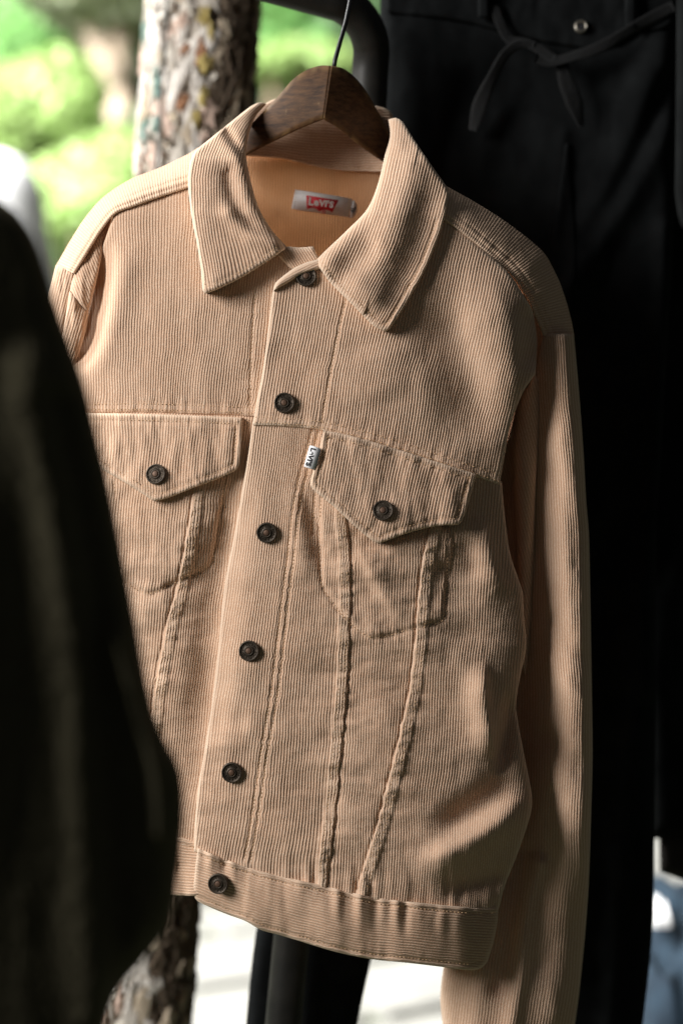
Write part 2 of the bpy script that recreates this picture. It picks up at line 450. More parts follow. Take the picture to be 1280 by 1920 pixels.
    if Ft:
        st = new_mesh('stitching', Vt, Ft, THREAD, o); tag(st, kind='stuff')
    return o

jacket = empty('corduroy_jacket', at(640, 1810, 1.30), 'faded peach corduroy trucker jacket with dark metal buttons on the wooden hanger', 'jacket')

# back of the jacket, seen from inside through the neck
def backh(x, y):
    l, r = Lb(y) + 6, Rb(y) - 6; t = np.clip(np.abs((x - (l + r) / 2) / ((r - l) / 2)), 0, 1)
    return -0.052 + 0.024 * t ** 3 - 0.040 * np.clip((x - 920) / 60, 0, 1) * np.clip((y - 560) / 80, 0, 1) + 0.0015 * fbm(x / 80, y / 90, 8)
panel('back_panel', jacket, [(470,282),(560,296),(640,306),(724,318),(770,330),(822,352),(900,398),(960,438),(1008,480),(1028,512),(1048,560),(1062,615),(1060,700),(1030,800),(960,880),(922,900),(938,1100),(940,1300),(955,1500),(912,1690),
      (600,1650),(400,1600),(280,1560),(220,1300),(150,950),(130,720),(114,560),(116,504),(137,464),(168,416),(202,378),(247,347),(302,325),(372,300),(420,285)],
      backh, pitch=5.0, ramp_=0.0007, material=INSIDE, su=4, dv=9, edge_wear=0.0, seed=3)
# inside of the collar stand at the back of the neck
panel('collar_stand', jacket, [(452,292,1),(470,225),(505,190),(560,178),(620,178),(690,195),(736,216),(732,322,1),(690,322),(640,320),(590,312),(530,298)],
      lambda x, y: -0.046 + 0.00008 * (y - 320) * -1 * 0.2 + 0.03 * np.abs((x - 600) / 160) ** 3 * 0.6 + 0.0018 * fbm(x / 40, y / 60, 4),
      along='x', flow=lambda U, V: U + 6 * np.sin((V - 470) / 90) - (V - 600) * -0.05, pitch=5.1, seed=5, inset=None,
      stitches=[[(462,284),(530,292),(590,306),(640,314),(728,316)]])

# far-left front and right-hand sleeve first, then the layers that lie over them
def leanflow(pairs, v0):
    us = [p[0] for p in pairs]; ls = [math.tan(R(p[1])) for p in pairs]
    return lambda U, V: U - (V - v0) * np.interp(U, us, ls)

# --- sleeve at the right
RS = [(1075,628),(1085,740),(1093,850),(1098,940),(1103,1000),(1107,1200),(1110,1400),(1108,1500),(1103,1650),(1096,1750),(1085,1860),(1074,1940)]
ry = [p[1] for p in RS]; rx = [p[0] for p in RS]
def Rs(y): return np.interp(y, ry, rx)
def Ls(y): return np.interp(y, [600, 700, 800, 1000, 1300, 1600, 1760, 1850, 1940], [1006, 1002, 985, 945, 915, 868, 838, 826, 832])
def sleeveh(x, y):
    l, r = Ls(y), Rs(y); t = np.clip((x - (l + r) / 2) / ((r - l) / 2), -1, 1); q = r - x
    tube = -0.050 + 0.046 * np.sqrt(np.clip(1 - np.abs(t) ** 2.3, 0, 1))
    k = np.clip(q / 22, 0, 1)
    side = -0.020 + 0.036 * np.sqrt(np.clip(1 - (1 - k) ** 2, 0, 1)) - 0.050 * 0.5 * (1 - np.cos(np.pi * np.clip((q - np.interp(y, [620, 820], [30, 34])) / np.interp(y, [620, 820], [105, 130]), 0, 1))) - 0.005 * np.clip((760 - y) / 130, 0, 1) ** 2
    w = np.clip((y - 1480) / 330, 0, 1); w = w * w * (3 - 2 * w)
    h = side * (1 - w) + tube * w
    for pl, a, s1, s2 in SLW:
        d, s, g, _ = dist_poly(x, y, pl); h = h + a * np.exp(-0.5 * (d / np.where(g > 0, s1, s2)) ** 2)
    return h + 0.002 * fbm(x / 60, y / 160, 14) + 0.0008 * fbm(x / 25, y / 60, 15)
SLW = [(curve(p, 12), a, s1, s2) for p, a, s1, s2 in [
    ([(1050,640),(1062,900),(1070,1150),(1075,1400)], 0.004, 16, 16),
    ([(1010,1620),(985,1720),(975,1830),(960,1920)], 0.006, 14, 10),
    ([(985,1600),(955,1740),(935,1850)], -0.006, 14, 14),
    ([(1040,1500),(1025,1650),(1010,1800)], -0.004, 18, 18),
    ([(1035,1160),(1070,1215),(1106,1240)], -0.0035, 12, 12), ([(1030,1240),(1065,1290),(1108,1320)], 0.003, 14, 12), ([(1020,1380),(1060,1410),(1108,1460)], -0.003, 14, 14), ([(1030,880),(1065,960),(1080,1060)], -0.0025, 10, 14),
    ([(900,1820),(890,1930)], 0.004, 16, 16), ([(1060,1780),(1040,1900)], 0.003, 16, 16)]]
panel('sleeve', jacket, [(1017,627,1),(1046,626),(1075,627,1)] + [(a, b) for a, b in RS[1:-1]] + [(1074,1940,1),(950,1946),(832,1940,1),(825,1870),(835,1790),(868,1600),(915,1300),(945,1000),(985,800),(1004,700)],
      sleeveh, flow=lambda U, V: U + (np.interp(V, ry, rx) - 1107) * (0.6 + 0.4 * (U - 850) / 250) - np.clip(V - 1450, 0, 600) * 0.07 * np.clip((1110 - U) / 200, 0, 1),
      pitch=5.0, seed=8, warp=0.8)
# --- front roll of that sleeve, beside the chest
def rollh(x, y):
    c = np.interp(y, [690, 800, 940, 1090, 1270], [1000, 990, 988, 984, 976]); w = np.interp(y, [690, 760, 850, 1000, 1270], [12, 26, 28, 20, 14])
    t = np.clip((x - c) / w, -1, 1)
    return -0.012 + 0.02 * np.sqrt(np.clip(1 - t * t, 0, 1)) - 0.014 * np.clip((y - 900) / 200, 0, 1)
panel('sleeve_front_fold', jacket, [(1003,700,1),(1011,718),(1010,800),(1004,900),(1001,1000),(999,1080),(994,1180),(984,1270,1),(972,1200),(972,1080),(968,1005),(965,930),(962,860),(955,815),(962,770)],
      rollh, flow=lambda U, V: U + (V - 850) * 0.30, pitch=5.6, seed=12, warp=0.6, bead=(4, 0.002), edge_wear=0.3)
# --- underarm gusset between chest seam and sleeve fold
panel('underarm_panel', jacket, [(990,740,1),(1000,860),(998,940),(998,1010),(998,1240,1),(955,1240,1),(930,1030),(915,960),(910,880),(935,790)],
      lambda x, y: -0.036 + 0.0 * x + 0.002 * fbm(x / 20, y / 50, 3), flow=lambda U, V: U + (V - 900) * 0.35, pitch=5.2, seed=13, edge_wear=0.1)
panel('armhole_recess', jacket, [(975,520,1),(1030,600),(1034,640),(1030,720),(1020,800,1),(965,800,1),(955,640)],
      lambda x, y: -0.042 + 0.0 * x, flow=lambda U, V: U + (V - 650) * 0.2, pitch=5.2, seed=14, edge_wear=0.0)

# --- hidden inner walls added to stop light leaking between front and back
for sgn, y0, y1 in ((1, 500, 1700), (-1, 540, 1660)):
    yy = np.arange(y0, y1, 14.0); tt = np.linspace(0, 1, 9)
    Yg, Tg = np.meshgrid(yy, tt, indexing='ij')
    xe = (Rb(yy) - np.where(yy < 640, 52, 44)) if sgn > 0 else (Lb(yy) + 75)
    Xg = xe[:, None] - sgn * 10 * np.sin(np.pi * Tg) + 2 * fbm(Yg / 60, Tg * 2, 5)
    hf_ = body(xe, yy) - 0.004
    Hg = hf_[:, None] * (1 - Tg) + (-0.075) * Tg
    finish('hidden_side_wall', jacket, Xg, Yg, Hg, np.ones((len(yy) - 1, len(tt) - 1), bool), 0 * Xg + .6, 0 * Xg, CORD, 0.002)

# --- left chest panel (under the collar) with its yoke seam
seamL = [(120,770),(180,772),(260,771),(340,773),(420,776),(476,779)]
seamR = [(474,793),(530,795),(600,802),(660,816),(720,833),(790,855),(860,879),(938,906)]
fl_left = leanflow([(100, -1), (220, 0), (330, 2.5), (480, 6)], 560)
panel('chest_panel', jacket, [(215,398,1),(260,382),(310,366),(356,350),(420,340),(462,345),(500,420),(540,466),(562,500),(540,540),(520,600),(505,700),(498,782,1),
      (420,778),(340,775),(260,773),(180,774),(118,772,1),(128,700),(150,640),(172,560),(188,480)],
      lambda x, y: body(x, y) + 0.0022, flow=fl_left, seed=21, edge_wear=0.25,
      stitches=[[(120,757),(180,758),(260,757),(340,759),(420,762),(495,766)], [(120,768),(260,768),(420,772),(495,776)], [(478,545),(472,640),(468,760)]])
# --- left lower front
fl_left2 = leanflow([(100, 3), (300, 5), (480, 7)], 1000)
fellL = [(366,900),(352,1000),(336,1085),(312,1180),(292,1290),(276,1420),(262,1560)]
panel('front_panel', jacket, [(112,768,1),(180,770),(260,770),(420,774),(492,778,1),(486,900),(455,1080),(425,1300),(402,1480),(390,1600,1),(330,1580),(240,1572,1),(195,1400),(165,1200),(115,950)],
      lambda x, y: body(x, y) - 0.0006 + pouch(x, y, POUCH_L), flow=fl_left2, seed=22, edge_wear=0.2,
      fells=[(fellL, 19, -1)],
      stitches=[[(424,890),(412,970),(398,1055),(390,1066),(330,1092),(278,1113),(240,1095),(205,1070)], [(214,905),(216,930)]])
panel('waistband', jacket, [(250,1560,1),(330,1568),(384,1584,1),(380,1640),(376,1680,1),(330,1679),(268,1672,1)],
      lambda x, y: body(x, y) + 0.002 + 0.0022 * vnoise(x / 11, y / 70, 5), along='x', flow=lambda U, V: U + (V - 330) * 0.12, pitch=5.1, seed=23,
      stitches=[[(250,1572),(330,1580),(380,1594)]])
# --- right front: chest with placket, over the left front
fl_r1 = leanflow([(440, 8), (560, 9), (700, 10), (850, 11), (980, 14)], 650)
panel('chest_panel', jacket, [(600,484,1),(575,497),(553,505),(535,518),(518,530),(511,548),(505,600),(493,690),(482,750),(474,797,1),(530,799),(600,806),(660,820),(720,837),(790,859),(860,883),(936,909,1),
      (946,850),(957,795),(980,735),(1003,702,1),(1006,640),(998,585),(982,556),(950,508),(905,468),(860,431),(800,395),(700,400)],
      lambda x, y: body(x, y) + 0.0090 + 0.0016 * vnoise(y / 40, x / 300, 9) * np.clip(1 - (x - 480) / 120, 0, 1), flow=fl_r1, pitch=5.5, seed=24, edge_wear=0.85,
      stitches=[[(478,782),(530,784),(600,791),(660,804),(720,820),(790,842),(860,866),(940,892)], [(478,792),(530,794),(600,801),(660,815),(720,832),(790,854),(860,878),(937,903)],
                [(648,560),(630,640),(615,720),(602,795)]])
# --- right lower front
fell1 = [(648,960),(655,1060),(655,1160),(651,1270),(640,1400),(626,1540),(612,1655)]
fell2 = [(806,985),(788,1085),(780,1180),(768,1290),(742,1410),(712,1530),(672,1664)]
fl_r2 = leanflow([(360, 8), (470, 7), (560, 5), (650, 2.5), (760, 3), (880, 4), (1000, 7)], 1250)
panel('front_panel', jacket, [(474,790,1),(530,792),(600,798),(660,812),(720,829),(790,851),(860,875),(940,903,1),(945,960),(955,1035),(972,1088),(979,1110),(982,1160),(986,1210),(976,1262),(969,1300),(967,1330),
      (979,1400),(992,1465),(997,1503),(990,1540),(968,1605),(946,1660),(934,1706,1),(880,1706),(800,1699),(700,1688),(600,1666),(500,1644),(420,1618),(364,1596,1),(365,1560),(370,1490),(383,1410),(396,1330),(408,1230),(421,1100),(440,1000),(455,915),(467,840)],
      lambda x, y: body(x, y) + 0.0060 + pouch(x, y, POUCH_R) + 0.0018 * vnoise(y / 45, x / 300, 10) * np.clip(1 - (x - 380) / 150, 0, 1) + 0.003 * np.clip((y - 1560) / 100, 0, 1) * vnoise(x / 13, y / 90, 2) * 0.5,
      flow=fl_r2, seed=25, edge_wear=0.85, fells=[(fell1, 20, 1), (fell2, 20, -1)],
      stitches=[[(597,808),(575,890),(560,960),(550,1050),(541,1120),(522,1290),(500,1420),(484,1530),(469,1618)], [(585,806),(562,890),(548,960),(538,1050),(529,1120),(509,1290),(488,1420),(472,1530),(458,1614)],
                [(602,930),(598,1000),(602,1090),(612,1115),(655,1168),(700,1196),(760,1182),(830,1163),(836,1120),(840,1010)], [(590,925),(586,1000)], [(850,1000),(846,1070)]])
# --- waistband
wbt = ([368,420,500,600,700,800,880,935], [1592,1612,1637,1660,1683,1695,1702,1702])
panel('waistband', jacket, [(371,1590,1),(420,1610),(500,1636),(600,1659),(700,1682),(800,1694),(880,1701),(934,1700,1),(932,1730),(922,1775),(913,1802),(902,1815),(880,1819),(820,1812),(760,1805),(700,1799),(630,1785),(560,1764),(520,1752),(490,1744),(460,1727),(430,1716),(398,1703),(370,1689),(363,1676),(365,1640)],
      lambda x, y: body(x, y) + 0.0092 + 0.0036 * np.clip(1 - (y - np.interp(x, *wbt)) / 75, 0.05, 1) * vnoise(x / 14, y / 130, 6) + 0.003 * vnoise(x / 48, y / 150, 7)
                   - 0.010 * np.clip((y - np.interp(x, *wbt)) / 110, 0, 1) ** 2,
      along='x', flow=lambda U, V: U + np.interp(V, *wbt) - 1650, pitch=5.1, ramp_=0.00072, seed=26, edge_wear=0.7,
      stitches=[[(374,1602),(420,1621),(500,1647),(600,1670),(700,1693),(800,1705),(880,1712),(928,1712)], [(376,1681),(400,1693),(430,1706),(460,1717),(492,1734),(560,1754),(630,1775),(700,1789),(760,1795),(820,1802),(880,1808),(902,1800)], [(462,1630),(452,1715)]])

# --- shoulder strips that come over from the back
def strip(name, seam, sil, hb, drop, seed, taper=None):
    A = curve(seam, 2.0); B = curve(sil, 2.0)
    n = int(max(len(A), len(B)) * 2.1); k = 34
    def rs(P, n):
        s = np.concatenate([[0], np.cumsum(np.linalg.norm(np.diff(P, axis=0), axis=1))]); t = np.linspace(0, s[-1], n)
        return np.stack([np.interp(t, s, P[:, 0]), np.interp(t, s, P[:, 1])], 1), s[-1]
    A, la = rs(A, n); B, lb = rs(B, n)
    t = np.linspace(0, 1, k)[:, None]
    X = A[None, :, 0] * (1 - t) + B[None, :, 0] * t; Y = A[None, :, 1] * (1 - t) + B[None, :, 1] * t
    s = np.linspace(0, (la + lb) / 2, n)[None] + 0 * t
    X = X + 0.8 * fbm(X / 30, Y / 30, seed)
    hA = hb(X[0:1], Y[0:1])
    w = np.linalg.norm(A - B, axis=1)[None] * t
    h = hA - drop * t ** 2.2 + 0.0010 * fbm(X / 40, Y / 40, seed + 3)
    h = h + 0.0022 * (np.sqrt(np.clip(1 - (1 - np.clip(w / 5, 0, 1)) ** 2, 0, 1)) - 1)
    for off in (9, 21): h = h - 0.0009 * np.exp(-0.5 * ((w - off) / 2) ** 2) + 0.0004 * np.exp(-np.abs(w - off) / 8) * vnoise(s / 9, w / 40, seed)
    rh, rb = ribprof(s / 5.1, 0.0009)
    H = h + rh * np.clip(0.3 + w / 8, 0, 1) * np.clip(1.0, 0, 1)
    wear = 0.5 * np.exp(-w / 3) + 0.15
    return finish(name, jacket, X, Y, H, np.ones((k - 1, n - 1), bool), rb, wear + 0 * X, CORD)
strip('shoulder_yoke', [(372,346),(354,352),(300,370),(250,388),(216,402),(190,434),(164,476),(141,514)],
      [(372,276),(356,287),(300,314),(245,336),(196,368),(160,408),(130,455),(105,498)], lambda x, y: body(np.maximum(x, 216), y) * np.interp(x, [140, 216], [0.35, 1]) + 0.0065, 0.040, 31)
strip('shoulder_yoke', [(815,404),(832,414),(860,433),(905,470),(950,510),(985,560),(1005,600),(1018,630)],
      [(822,338),(842,352),(900,385),(960,425),(1015,470),(1036,503),(1056,550),(1070,600),(1076,630)], lambda x, y: base(np.minimum(x, 960), y) * np.interp(x, [820, 960, 1018], [1, 0.7, 0.05]) + np.interp(x, [900, 1018], [0.013, 0.005]), 0.026, 33)
# --- left sleeve head: fold, front and outer sleeve
panel('sleeve_head_fold', jacket, [(212,402,1),(204,430),(193,470),(186,505),(177,545),(166,585,1),(150,570),(131,546,1),(138,515),(160,478),(186,438)],
      lambda x, y: 0.004 + 0.016 * np.sqrt(np.clip(1 - ((x - np.interp(y, [400, 585], [192, 148])) / 34) ** 2, 0, 1)) + 0.004 * fbm(x / 16, y / 60, 9),
      flow=lambda U, V: U + (V - 480) * 0.42, pitch=5.4, seed=41, warp=0.5, edge_wear=0.3)
panel('sleeve_front_fold', jacket, [(131,545,1),(150,568),(167,587,1),(160,625),(150,660),(140,700),(128,760,1),(95,760,1),(100,690),(118,620)],
      lambda x, y: 0.002 + 0.018 * np.sqrt(np.clip(1 - ((x - np.interp(y, [545, 760], [150, 112])) / 34) ** 2, 0, 1)) + 0.003 * fbm(x / 14, y / 60, 10),
      flow=lambda U, V: U - (V - 620) * 0.30, pitch=5.4, seed=42, warp=0.5, edge_wear=0.4)
panel('sleeve', jacket, [(105,497,1),(122,503),(142,513,1),(133,550),(122,600),(112,660),(106,760),(116,1000),(126,1300),(128,1600),(118,1880,1),(0,1880,1),(-15,1600),(-5,1200),(15,950),(45,750),(75,600),(92,545)],
      lambda x, y: -0.020 + 0.034 * np.sqrt(np.clip(1 - ((x - np.interp(y, [500, 760, 1100, 1900], [136, 94, 60, 56])) / np.interp(y, [500, 760, 1100], [40, 46, 78])) ** 2, 0, 1)) + 0.003 * fbm(x / 12, y / 70, 11),
      flow=lambda U, V: U - (np.minimum(V, 900) - 560) * 0.28, pitch=5.2, seed=43, warp=0.5, edge_wear=0.4, dv=7.0)

# --- small front ends of the collar stand
panel('collar_stand', jacket, [(520,478,1),(536,463),(560,464),(588,462,1),(592,474),(600,492),(585,500),(558,508),(540,500)],
      lambda x, y: body(x, y) + 0.0065, flow=lambda U, V: U + (V - 480) * 0.55, pitch=5.2, seed=51, edge_wear=0.8, bead=(6, 0.003))
panel('collar_stand', jacket, [(601,485,1),(578,491),(556,500),(538,512),(516,531),(513,546,1),(522,540),(545,527),(562,516),(585,508),(606,503,1)],
      lambda x, y: body(x, y) + 0.0150, along='x', flow=lambda U, V: U - (V - 560) * 0.45, pitch=5.2, ramp_=0.0003, seed=52, edge_wear=1.0, bead=(7, 0.004))

# --- collar leaves
CW = [(curve(p, 8), a, s1, s2) for p, a, s1, s2 in [
    ([(424,246),(440,270),(462,300)], -0.006, 5, 7), ([(410,250),(430,280),(452,312)], 0.004, 12, 10),
    ([(428,330),(440,380),(462,412),(490,430),(520,440)], -0.0045, 9, 12), ([(430,400),(468,440),(515,452)], 0.0045, 12, 12),
    ([(386,320),(392,420),(408,520)], 0.003, 24, 24),
    ([(600,470),(650,520),(700,560)], 0.003, 16, 16), ([(690,470),(655,500),(640,520)], -0.004, 16, 14),
    ([(770,330),(745,420),(700,540)], 0.006, 34, 26), ([(800,380),(780,460),(745,540)], -0.004, 22, 22), ([(735,300),(715,370),(675,440)], -0.004, 18, 18)]]
def collarh(x, y):
    h = base(x, y) + 0.0175 + 0.0012 * fbm(x / 50, y / 60, 13)
    for pl, a, s1, s2 in CW:
        d, s, g, _ = dist_poly(x, y, pl); h = h + a * np.exp(-0.5 * (d / np.where(g > 0, s1, s2)) ** 2)
    return h
fl_cl = lambda U, V: U + np.interp(V, [180, 200, 230, 260, 290, 330, 400, 480, 560], [90, 66, 36, 18, 7, 0, 0, 10, 22]) + np.clip(V - 395, 0, 200) * 0.30 * np.clip((U - 400) / 100, 0, 1)
panel('collar_leaf', jacket, [(500,195,1),(486,192),(468,201),(430,231),(395,259),(366,284),(356,308),(353,345),(356,380),(362,420),(370,460),(377,508),(380,546,1),(386,550),(402,545),(450,522),(500,491),(536,466,1),
      (527,453),(505,425),(485,390),(471,343),(463,303),(461,284),(468,248),(481,216)],
      collarh, flow=fl_cl, pitch=5.2, ramp_=0.00078, seed=61, edge_wear=0.8, stitches=[[(370,515),(388,536),(402,532),(450,510),(498,480),(520,462)]], bead=(5, 0.003),
      rolls=[([(500,195),(481,216),(468,248),(461,284),(463,303),(471,343),(485,390),(505,425),(527,453),(536,466)], 24, 0.012)], rim=0.012)
panel('collar_leaf', jacket, [(728,224,1),(742,221),(755,229),(772,256),(805,305),(838,352),(840,362),(831,415),(800,498),(762,568),(729,618),(721,622,1),(700,611),(660,571),(620,531),(597,499),(592,488,1),(610,470),(650,432),(688,392),(708,345),(721,292),(731,255)],
      collarh, flow=lambda U, V: U - (V - 400) * (0.33 + 0.0006 * (V - 400)) + 0, pitch=5.8, ramp_=0.00078, seed=62, edge_wear=0.8, stitches=[[(604,492),(630,526),(668,563),(704,598),(722,608),(752,560),(788,496),(818,412)]], bead=(5, 0.003),
      rolls=[([(728,224),(731,255),(721,292),(708,345),(688,392),(650,432),(610,470),(592,488)], 24, 0.012)], rim=0.012)

# --- pocket flaps
def flaph(lo):
    def f(x, y):
        return body(x, y) + lo + 0.0045 * np.clip((y - np.where(x < 500, 790, np.interp(x, [600, 890], [815, 895]))) / 110, 0, 1) ** 1.3 + 0.0020 * fbm(x / 34, y / 70, 17) + 0.0005 * vnoise(x / 14, y / 40, 18)
    return f
flapL = panel('pocket_flap', jacket, [(130,774,1),(260,776),(360,779),(454,783,1),(453,825),(449,868),(443,881),(410,897),(368,913),(325,930),(300,938),(286,938),(262,922),(230,902),(200,885),(165,862),(132,840,1)],
      flaph(0.0065), flow=leanflow([(150, 0), (330, 3), (450, 5)], 830), pitch=5.2, seed=71, inset=12, edge_wear=0.7, rim=0.007, pk=0.0006)
flapR = panel('pocket_flap', jacket, [(606,806,1),(660,818),(720,835),(800,860),(893,889,1),(885,918),(874,955),(865,978),(858,984),(830,985),(795,991),(750,1004),(712,1018),(697,1013),(660,982),(620,945),(584,915),(581,904),(588,880),(599,840)],
      flaph(0.0150), flow=leanflow([(560, 13), (720, 12), (900, 12)], 900), pitch=5.5, seed=72, inset=12, edge_wear=0.7, rim=0.007, pk=0.0006)

# ------------------------------------------------------------------ buttons
BRASS = plain('button_dark_brass', (0.045, 0.034, 0.025), 0.55, 0.6, 220, (0.07, 0.053, 0.038), 0.3, 900, 0.0005)
COPPER = plain('button_copper_core', (0.085, 0.046, 0.028), 0.6, 0.4, 300, (0.12, 0.068, 0.042))
RAISED = plain('button_raised_lettering', (0.085, 0.065, 0.048), 0.5, 0.7)
def text_mesh(body_, size, extrude=0.0002, offset=0.0):
    c = bpy.data.curves.new('lettering', 'FONT'); c.body = body_; c.size = size; c.extrude = extrude; c.offset = offset; c.resolution_u = 3
    c.align_x = 'CENTER'; c.align_y = 'CENTER'
    o = bpy.data.objects.new('lettering', c); COL.objects.link(o)
    dg = bpy.context.evaluated_depsgraph_get(); dg.update()
    me = bpy.data.meshes.new_from_object(o.evaluated_get(dg))
    V = [tuple(v.co) for v in me.vertices]; Fc = [tuple(p.vertices) for p in me.polygons]
    bpy.data.objects.remove(o); bpy.data.curves.remove(c); bpy.data.meshes.remove(me)
    return np.array(V), Fc
LET = {ch: text_mesh(ch, 0.0023, 0.00018, 0.00003) for ch in set('LEVISTRAUSS&COSF.CAL')}
def surf_frame(px, py, hf, roll=0.0):
    e = 9.0; x = np.array([px, px + e, px - e, px, px]); y = np.array([py, py, py, py + e, py - e]); h = hf(x, y)
    P = to_world(x, y, h); ex = P[1] - P[2]; ey = P[4] - P[3]
    ez = np.cross(ex, ey); ez /= np.linalg.norm(ez); ex /= np.linalg.norm(ex)
    ex = ex * math.cos(roll) + np.cross(ez, ex) * math.sin(roll); ey = np.cross(ez, ex)
    return P[0], ex, ey, ez
def button(px, py, hf, parent, lift, roll):
    o, ex, ey, ez = surf_frame(px, py, hf, roll); o = o + ez * lift
    r = 0.0080
    b = MB()
    prof = [(r*.5, -0.004), (r*.93, -0.003), (r*1.02, -0.0006), (r*1.02, 0.0008), (r*.97, 0.0016), (r*.90, 0.0018), (r*.85, 0.0014), (r*.80, 0.0008), (r*.5, 0.0009), (r*.44, 0.0017), (r*.38, 0.0020), (r*.33, 0.0014)]
    b.lathe(prof, 40, (o, ex, ey, ez), 0)
    b.lathe([(r*.31, 0.0010), (r*.30, 0.0019), (r*.20, 0.0022), (r*.05, 0.0023)], 20, (o, ex, ey, ez), 1)
    word = 'LEVI STRAUSS & CO S.F.CAL '
    for i, ch in enumerate(word):
        if ch == ' ': continue
        a = math.pi / 2 - 2 * math.pi * i / len(word); V, Fc = LET[ch]
        c, s = math.cos(a - math.pi / 2), math.sin(a - math.pi / 2)
        W = [o + ex * (r*.655*math.cos(a) + v[0]*c - v[1]*s) + ey * (r*.655*math.sin(a) + v[0]*s + v[1]*c) + ez * (0.0011 + v[2]) for v in V]
        b.add(W, Fc, 2)
    return b.build('button', [BRASS, COPPER, RAISED], parent)
hfR = lambda x, y: base(x, y) + 0.0085
for (px, py) in ((574, 524), (534, 759), (502, 997), (470, 1219), (437, 1444), (415, 1650)):
    def hb(x, y): return body(x, y)
    lift = {524: 0.0112, 759: 0.0112, 1650: 0.0112}.get(py, 0.0082)
    button(px, py, hb, jacket, lift, random.uniform(-0.6, 0.6))
button(294, 890, lambda x, y: flaph(0.0065)(x, y), flapL, 0.0018, 0.3)
button(718, 958, lambda x, y: flaph(0.0150)(x, y), flapR, 0.0018, -0.2)

# ------------------------------------------------------------------ labels
WOVEN = plain('label_satin_white', (0.80, 0.77, 0.76), 0.55, 0, 700, (0.86, 0.83, 0.82), 0.3, 1500, 0.0003)
RED = plain('label_woven_red', (0.70, 0.03, 0.045), 0.7, 0, 900, (0.62, 0.025, 0.04))
WHITE = plain('label_woven_white', (0.80, 0.77, 0.75), 0.7)
TABW = plain('tab_white', (0.82, 0.82, 0.84), 0.6)
INK = plain('label_ink_black', (0.012, 0.012, 0.016), 0.7)
def flat_sheet(outline, o, ex, ey, ez, z, th, k=1, curl=0.0):
    """2-D outline in metres -> thin extruded plate"""
    n = len(outline); b = MB(); V = []
    for zz in (z, z + th): V += [o + ex * p[0] + ey * p[1] + ez * zz for p in outline]
    b.add(V, [tuple(range(n, 2*n)), tuple(range(n))[::-1]] + [(i, (i+1) % n, n + (i+1) % n, n + i) for i in range(n)]); return b
PX = D0 / F  # metres per photo pixel at the jacket
def put_text(b, word, size, o, ex, ey, ez, x, y, z, mi=0, offset=0.0, ext=0.00015, sx=1.0):
    V, Fc = text_mesh(word, size, ext, offset)
    b.add([o + ex * (x + v[0]*sx) + ey * (y + v[1]) + ez * (z + v[2]) for v in V], Fc, mi)
# neck label, centred at (603, 382), tilted about 9 degrees
o, ex, ey, ez = surf_frame(603, 382, backh, -R(8.5)); s = PX * 1.035
lab = flat_sheet([(-55*s, -18*s), (-40*s, -18.6*s), (0, -18.4*s), (54*s, -18*s), (55*s, 17*s), (20*s, 18*s), (-30*s, 18.6*s), (-53*s, 18*s)], o, ex, ey, ez, 0.0014, 0.0006).build('neck_label', WOVEN, jacket, smooth=False)
bat = [(-31*s, 10.5*s), (30*s, 10.5*s), (22*s, -14*s), (17*s, -11.5*s), (11*s, -10.5*s), (4*s, -12*s), (-2*s, -15.5*s), (-8*s, -12*s), (-15*s, -11*s), (-21*s, -12.5*s), (-26*s, -15*s)]
bw = flat_sheet(bat, o, ex, ey, ez, 0.0020, 0.00025).build('red_emblem', RED, lab, smooth=False)
tb = MB()
for ch, x, sz in (('L', -20.5, 19), ('e', -10.2, 18.5), ('V', 0.6, 16), ('I', 8.2, 16), ("'", 12.0, 17), ('S', 18.6, 16)):
    put_text(tb, ch, sz * s, o, ex, ey, ez, x * s, (-0.4 if ch != 'e' else 0.2) * s, 0.0024, 0, 0.00036, 0.0001, 1.05)
tb.build('lettering', WHITE, lab, smooth=False)
tb = MB(); put_text(tb, 'R', 4.2 * s, o, ex, ey, ez, 6.5 * s, -15.8 * s, 0.0021, 0, 0.00005, 0.0001)
tb.lathe([(3.4*s, 0.0020), (3.4*s, 0.0022), (2.7*s, 0.0022)], 20, (o + ex*6.5*s - ey*15.8*s, ex, ey, ez)); tb.f.pop(); tb.m.pop()
tb.build('registered_mark', RED, lab, smooth=False)
sb = MB()
for xx in (-51, 49, 52):
    for i in range(9):
        c = o + ex * (xx + 0.8 * (i % 2)) * s + ey * (-15 + i * 3.8) * s
        sb.lathe([(1.0*s, 0.0019), (0.7*s, 0.0024)], 6, (c, ex * 1.7, ey * 0.8, ez))
tag(sb.build('stitching', plain('thread_cream', (0.62, 0.50, 0.36), 0.8), lab), kind='stuff')
# size tag beside it
o2 = o + ex * 60 * s - ey * 1.5 * s
tagp = [(-5*s, -17*s), (1*s, -16*s), (6*s, -9*s), (7*s, -1*s), (5*s, 8*s), (1*s, 15*s), (-5*s, 16*s)]
st = flat_sheet(tagp, o2, ex, ey, ez, 0.0010, 0.0005).build('size_tag', WHITE, jacket, smooth=False)
tb = MB(); put_text(tb, '4L', 13 * s, o2, ey, -ex, ez, -1.5 * s, -0.5 * s, 0.0016, 0, 0.00012); tb.build('lettering', INK, st, smooth=False)
# tab in the seam of the right flap
o, ex, ey, ez = surf_frame(587, 859, lambda x, y: body(x, y) + 0.0150, -R(17)); s = PX * 0.965
tabo = flat_sheet([(-11*s, -20*s), (9*s, -21*s), (11*s, -10*s), (10*s, 20*s), (-4*s, 21*s), (-12*s, 20*s)], o, ex, ey, ez, 0.0030, 0.0009).build('side_tab', TABW, jacket, smooth=False)
tb = MB(); put_text(tb, "LeVI'S", 12.5 * s, o, -ey, ex, ez, 0, -4.5 * s, 0.0040, 0, 0.00028, 0.0001, 1.12); tb.build('lettering', INK, tabo, smooth=False)

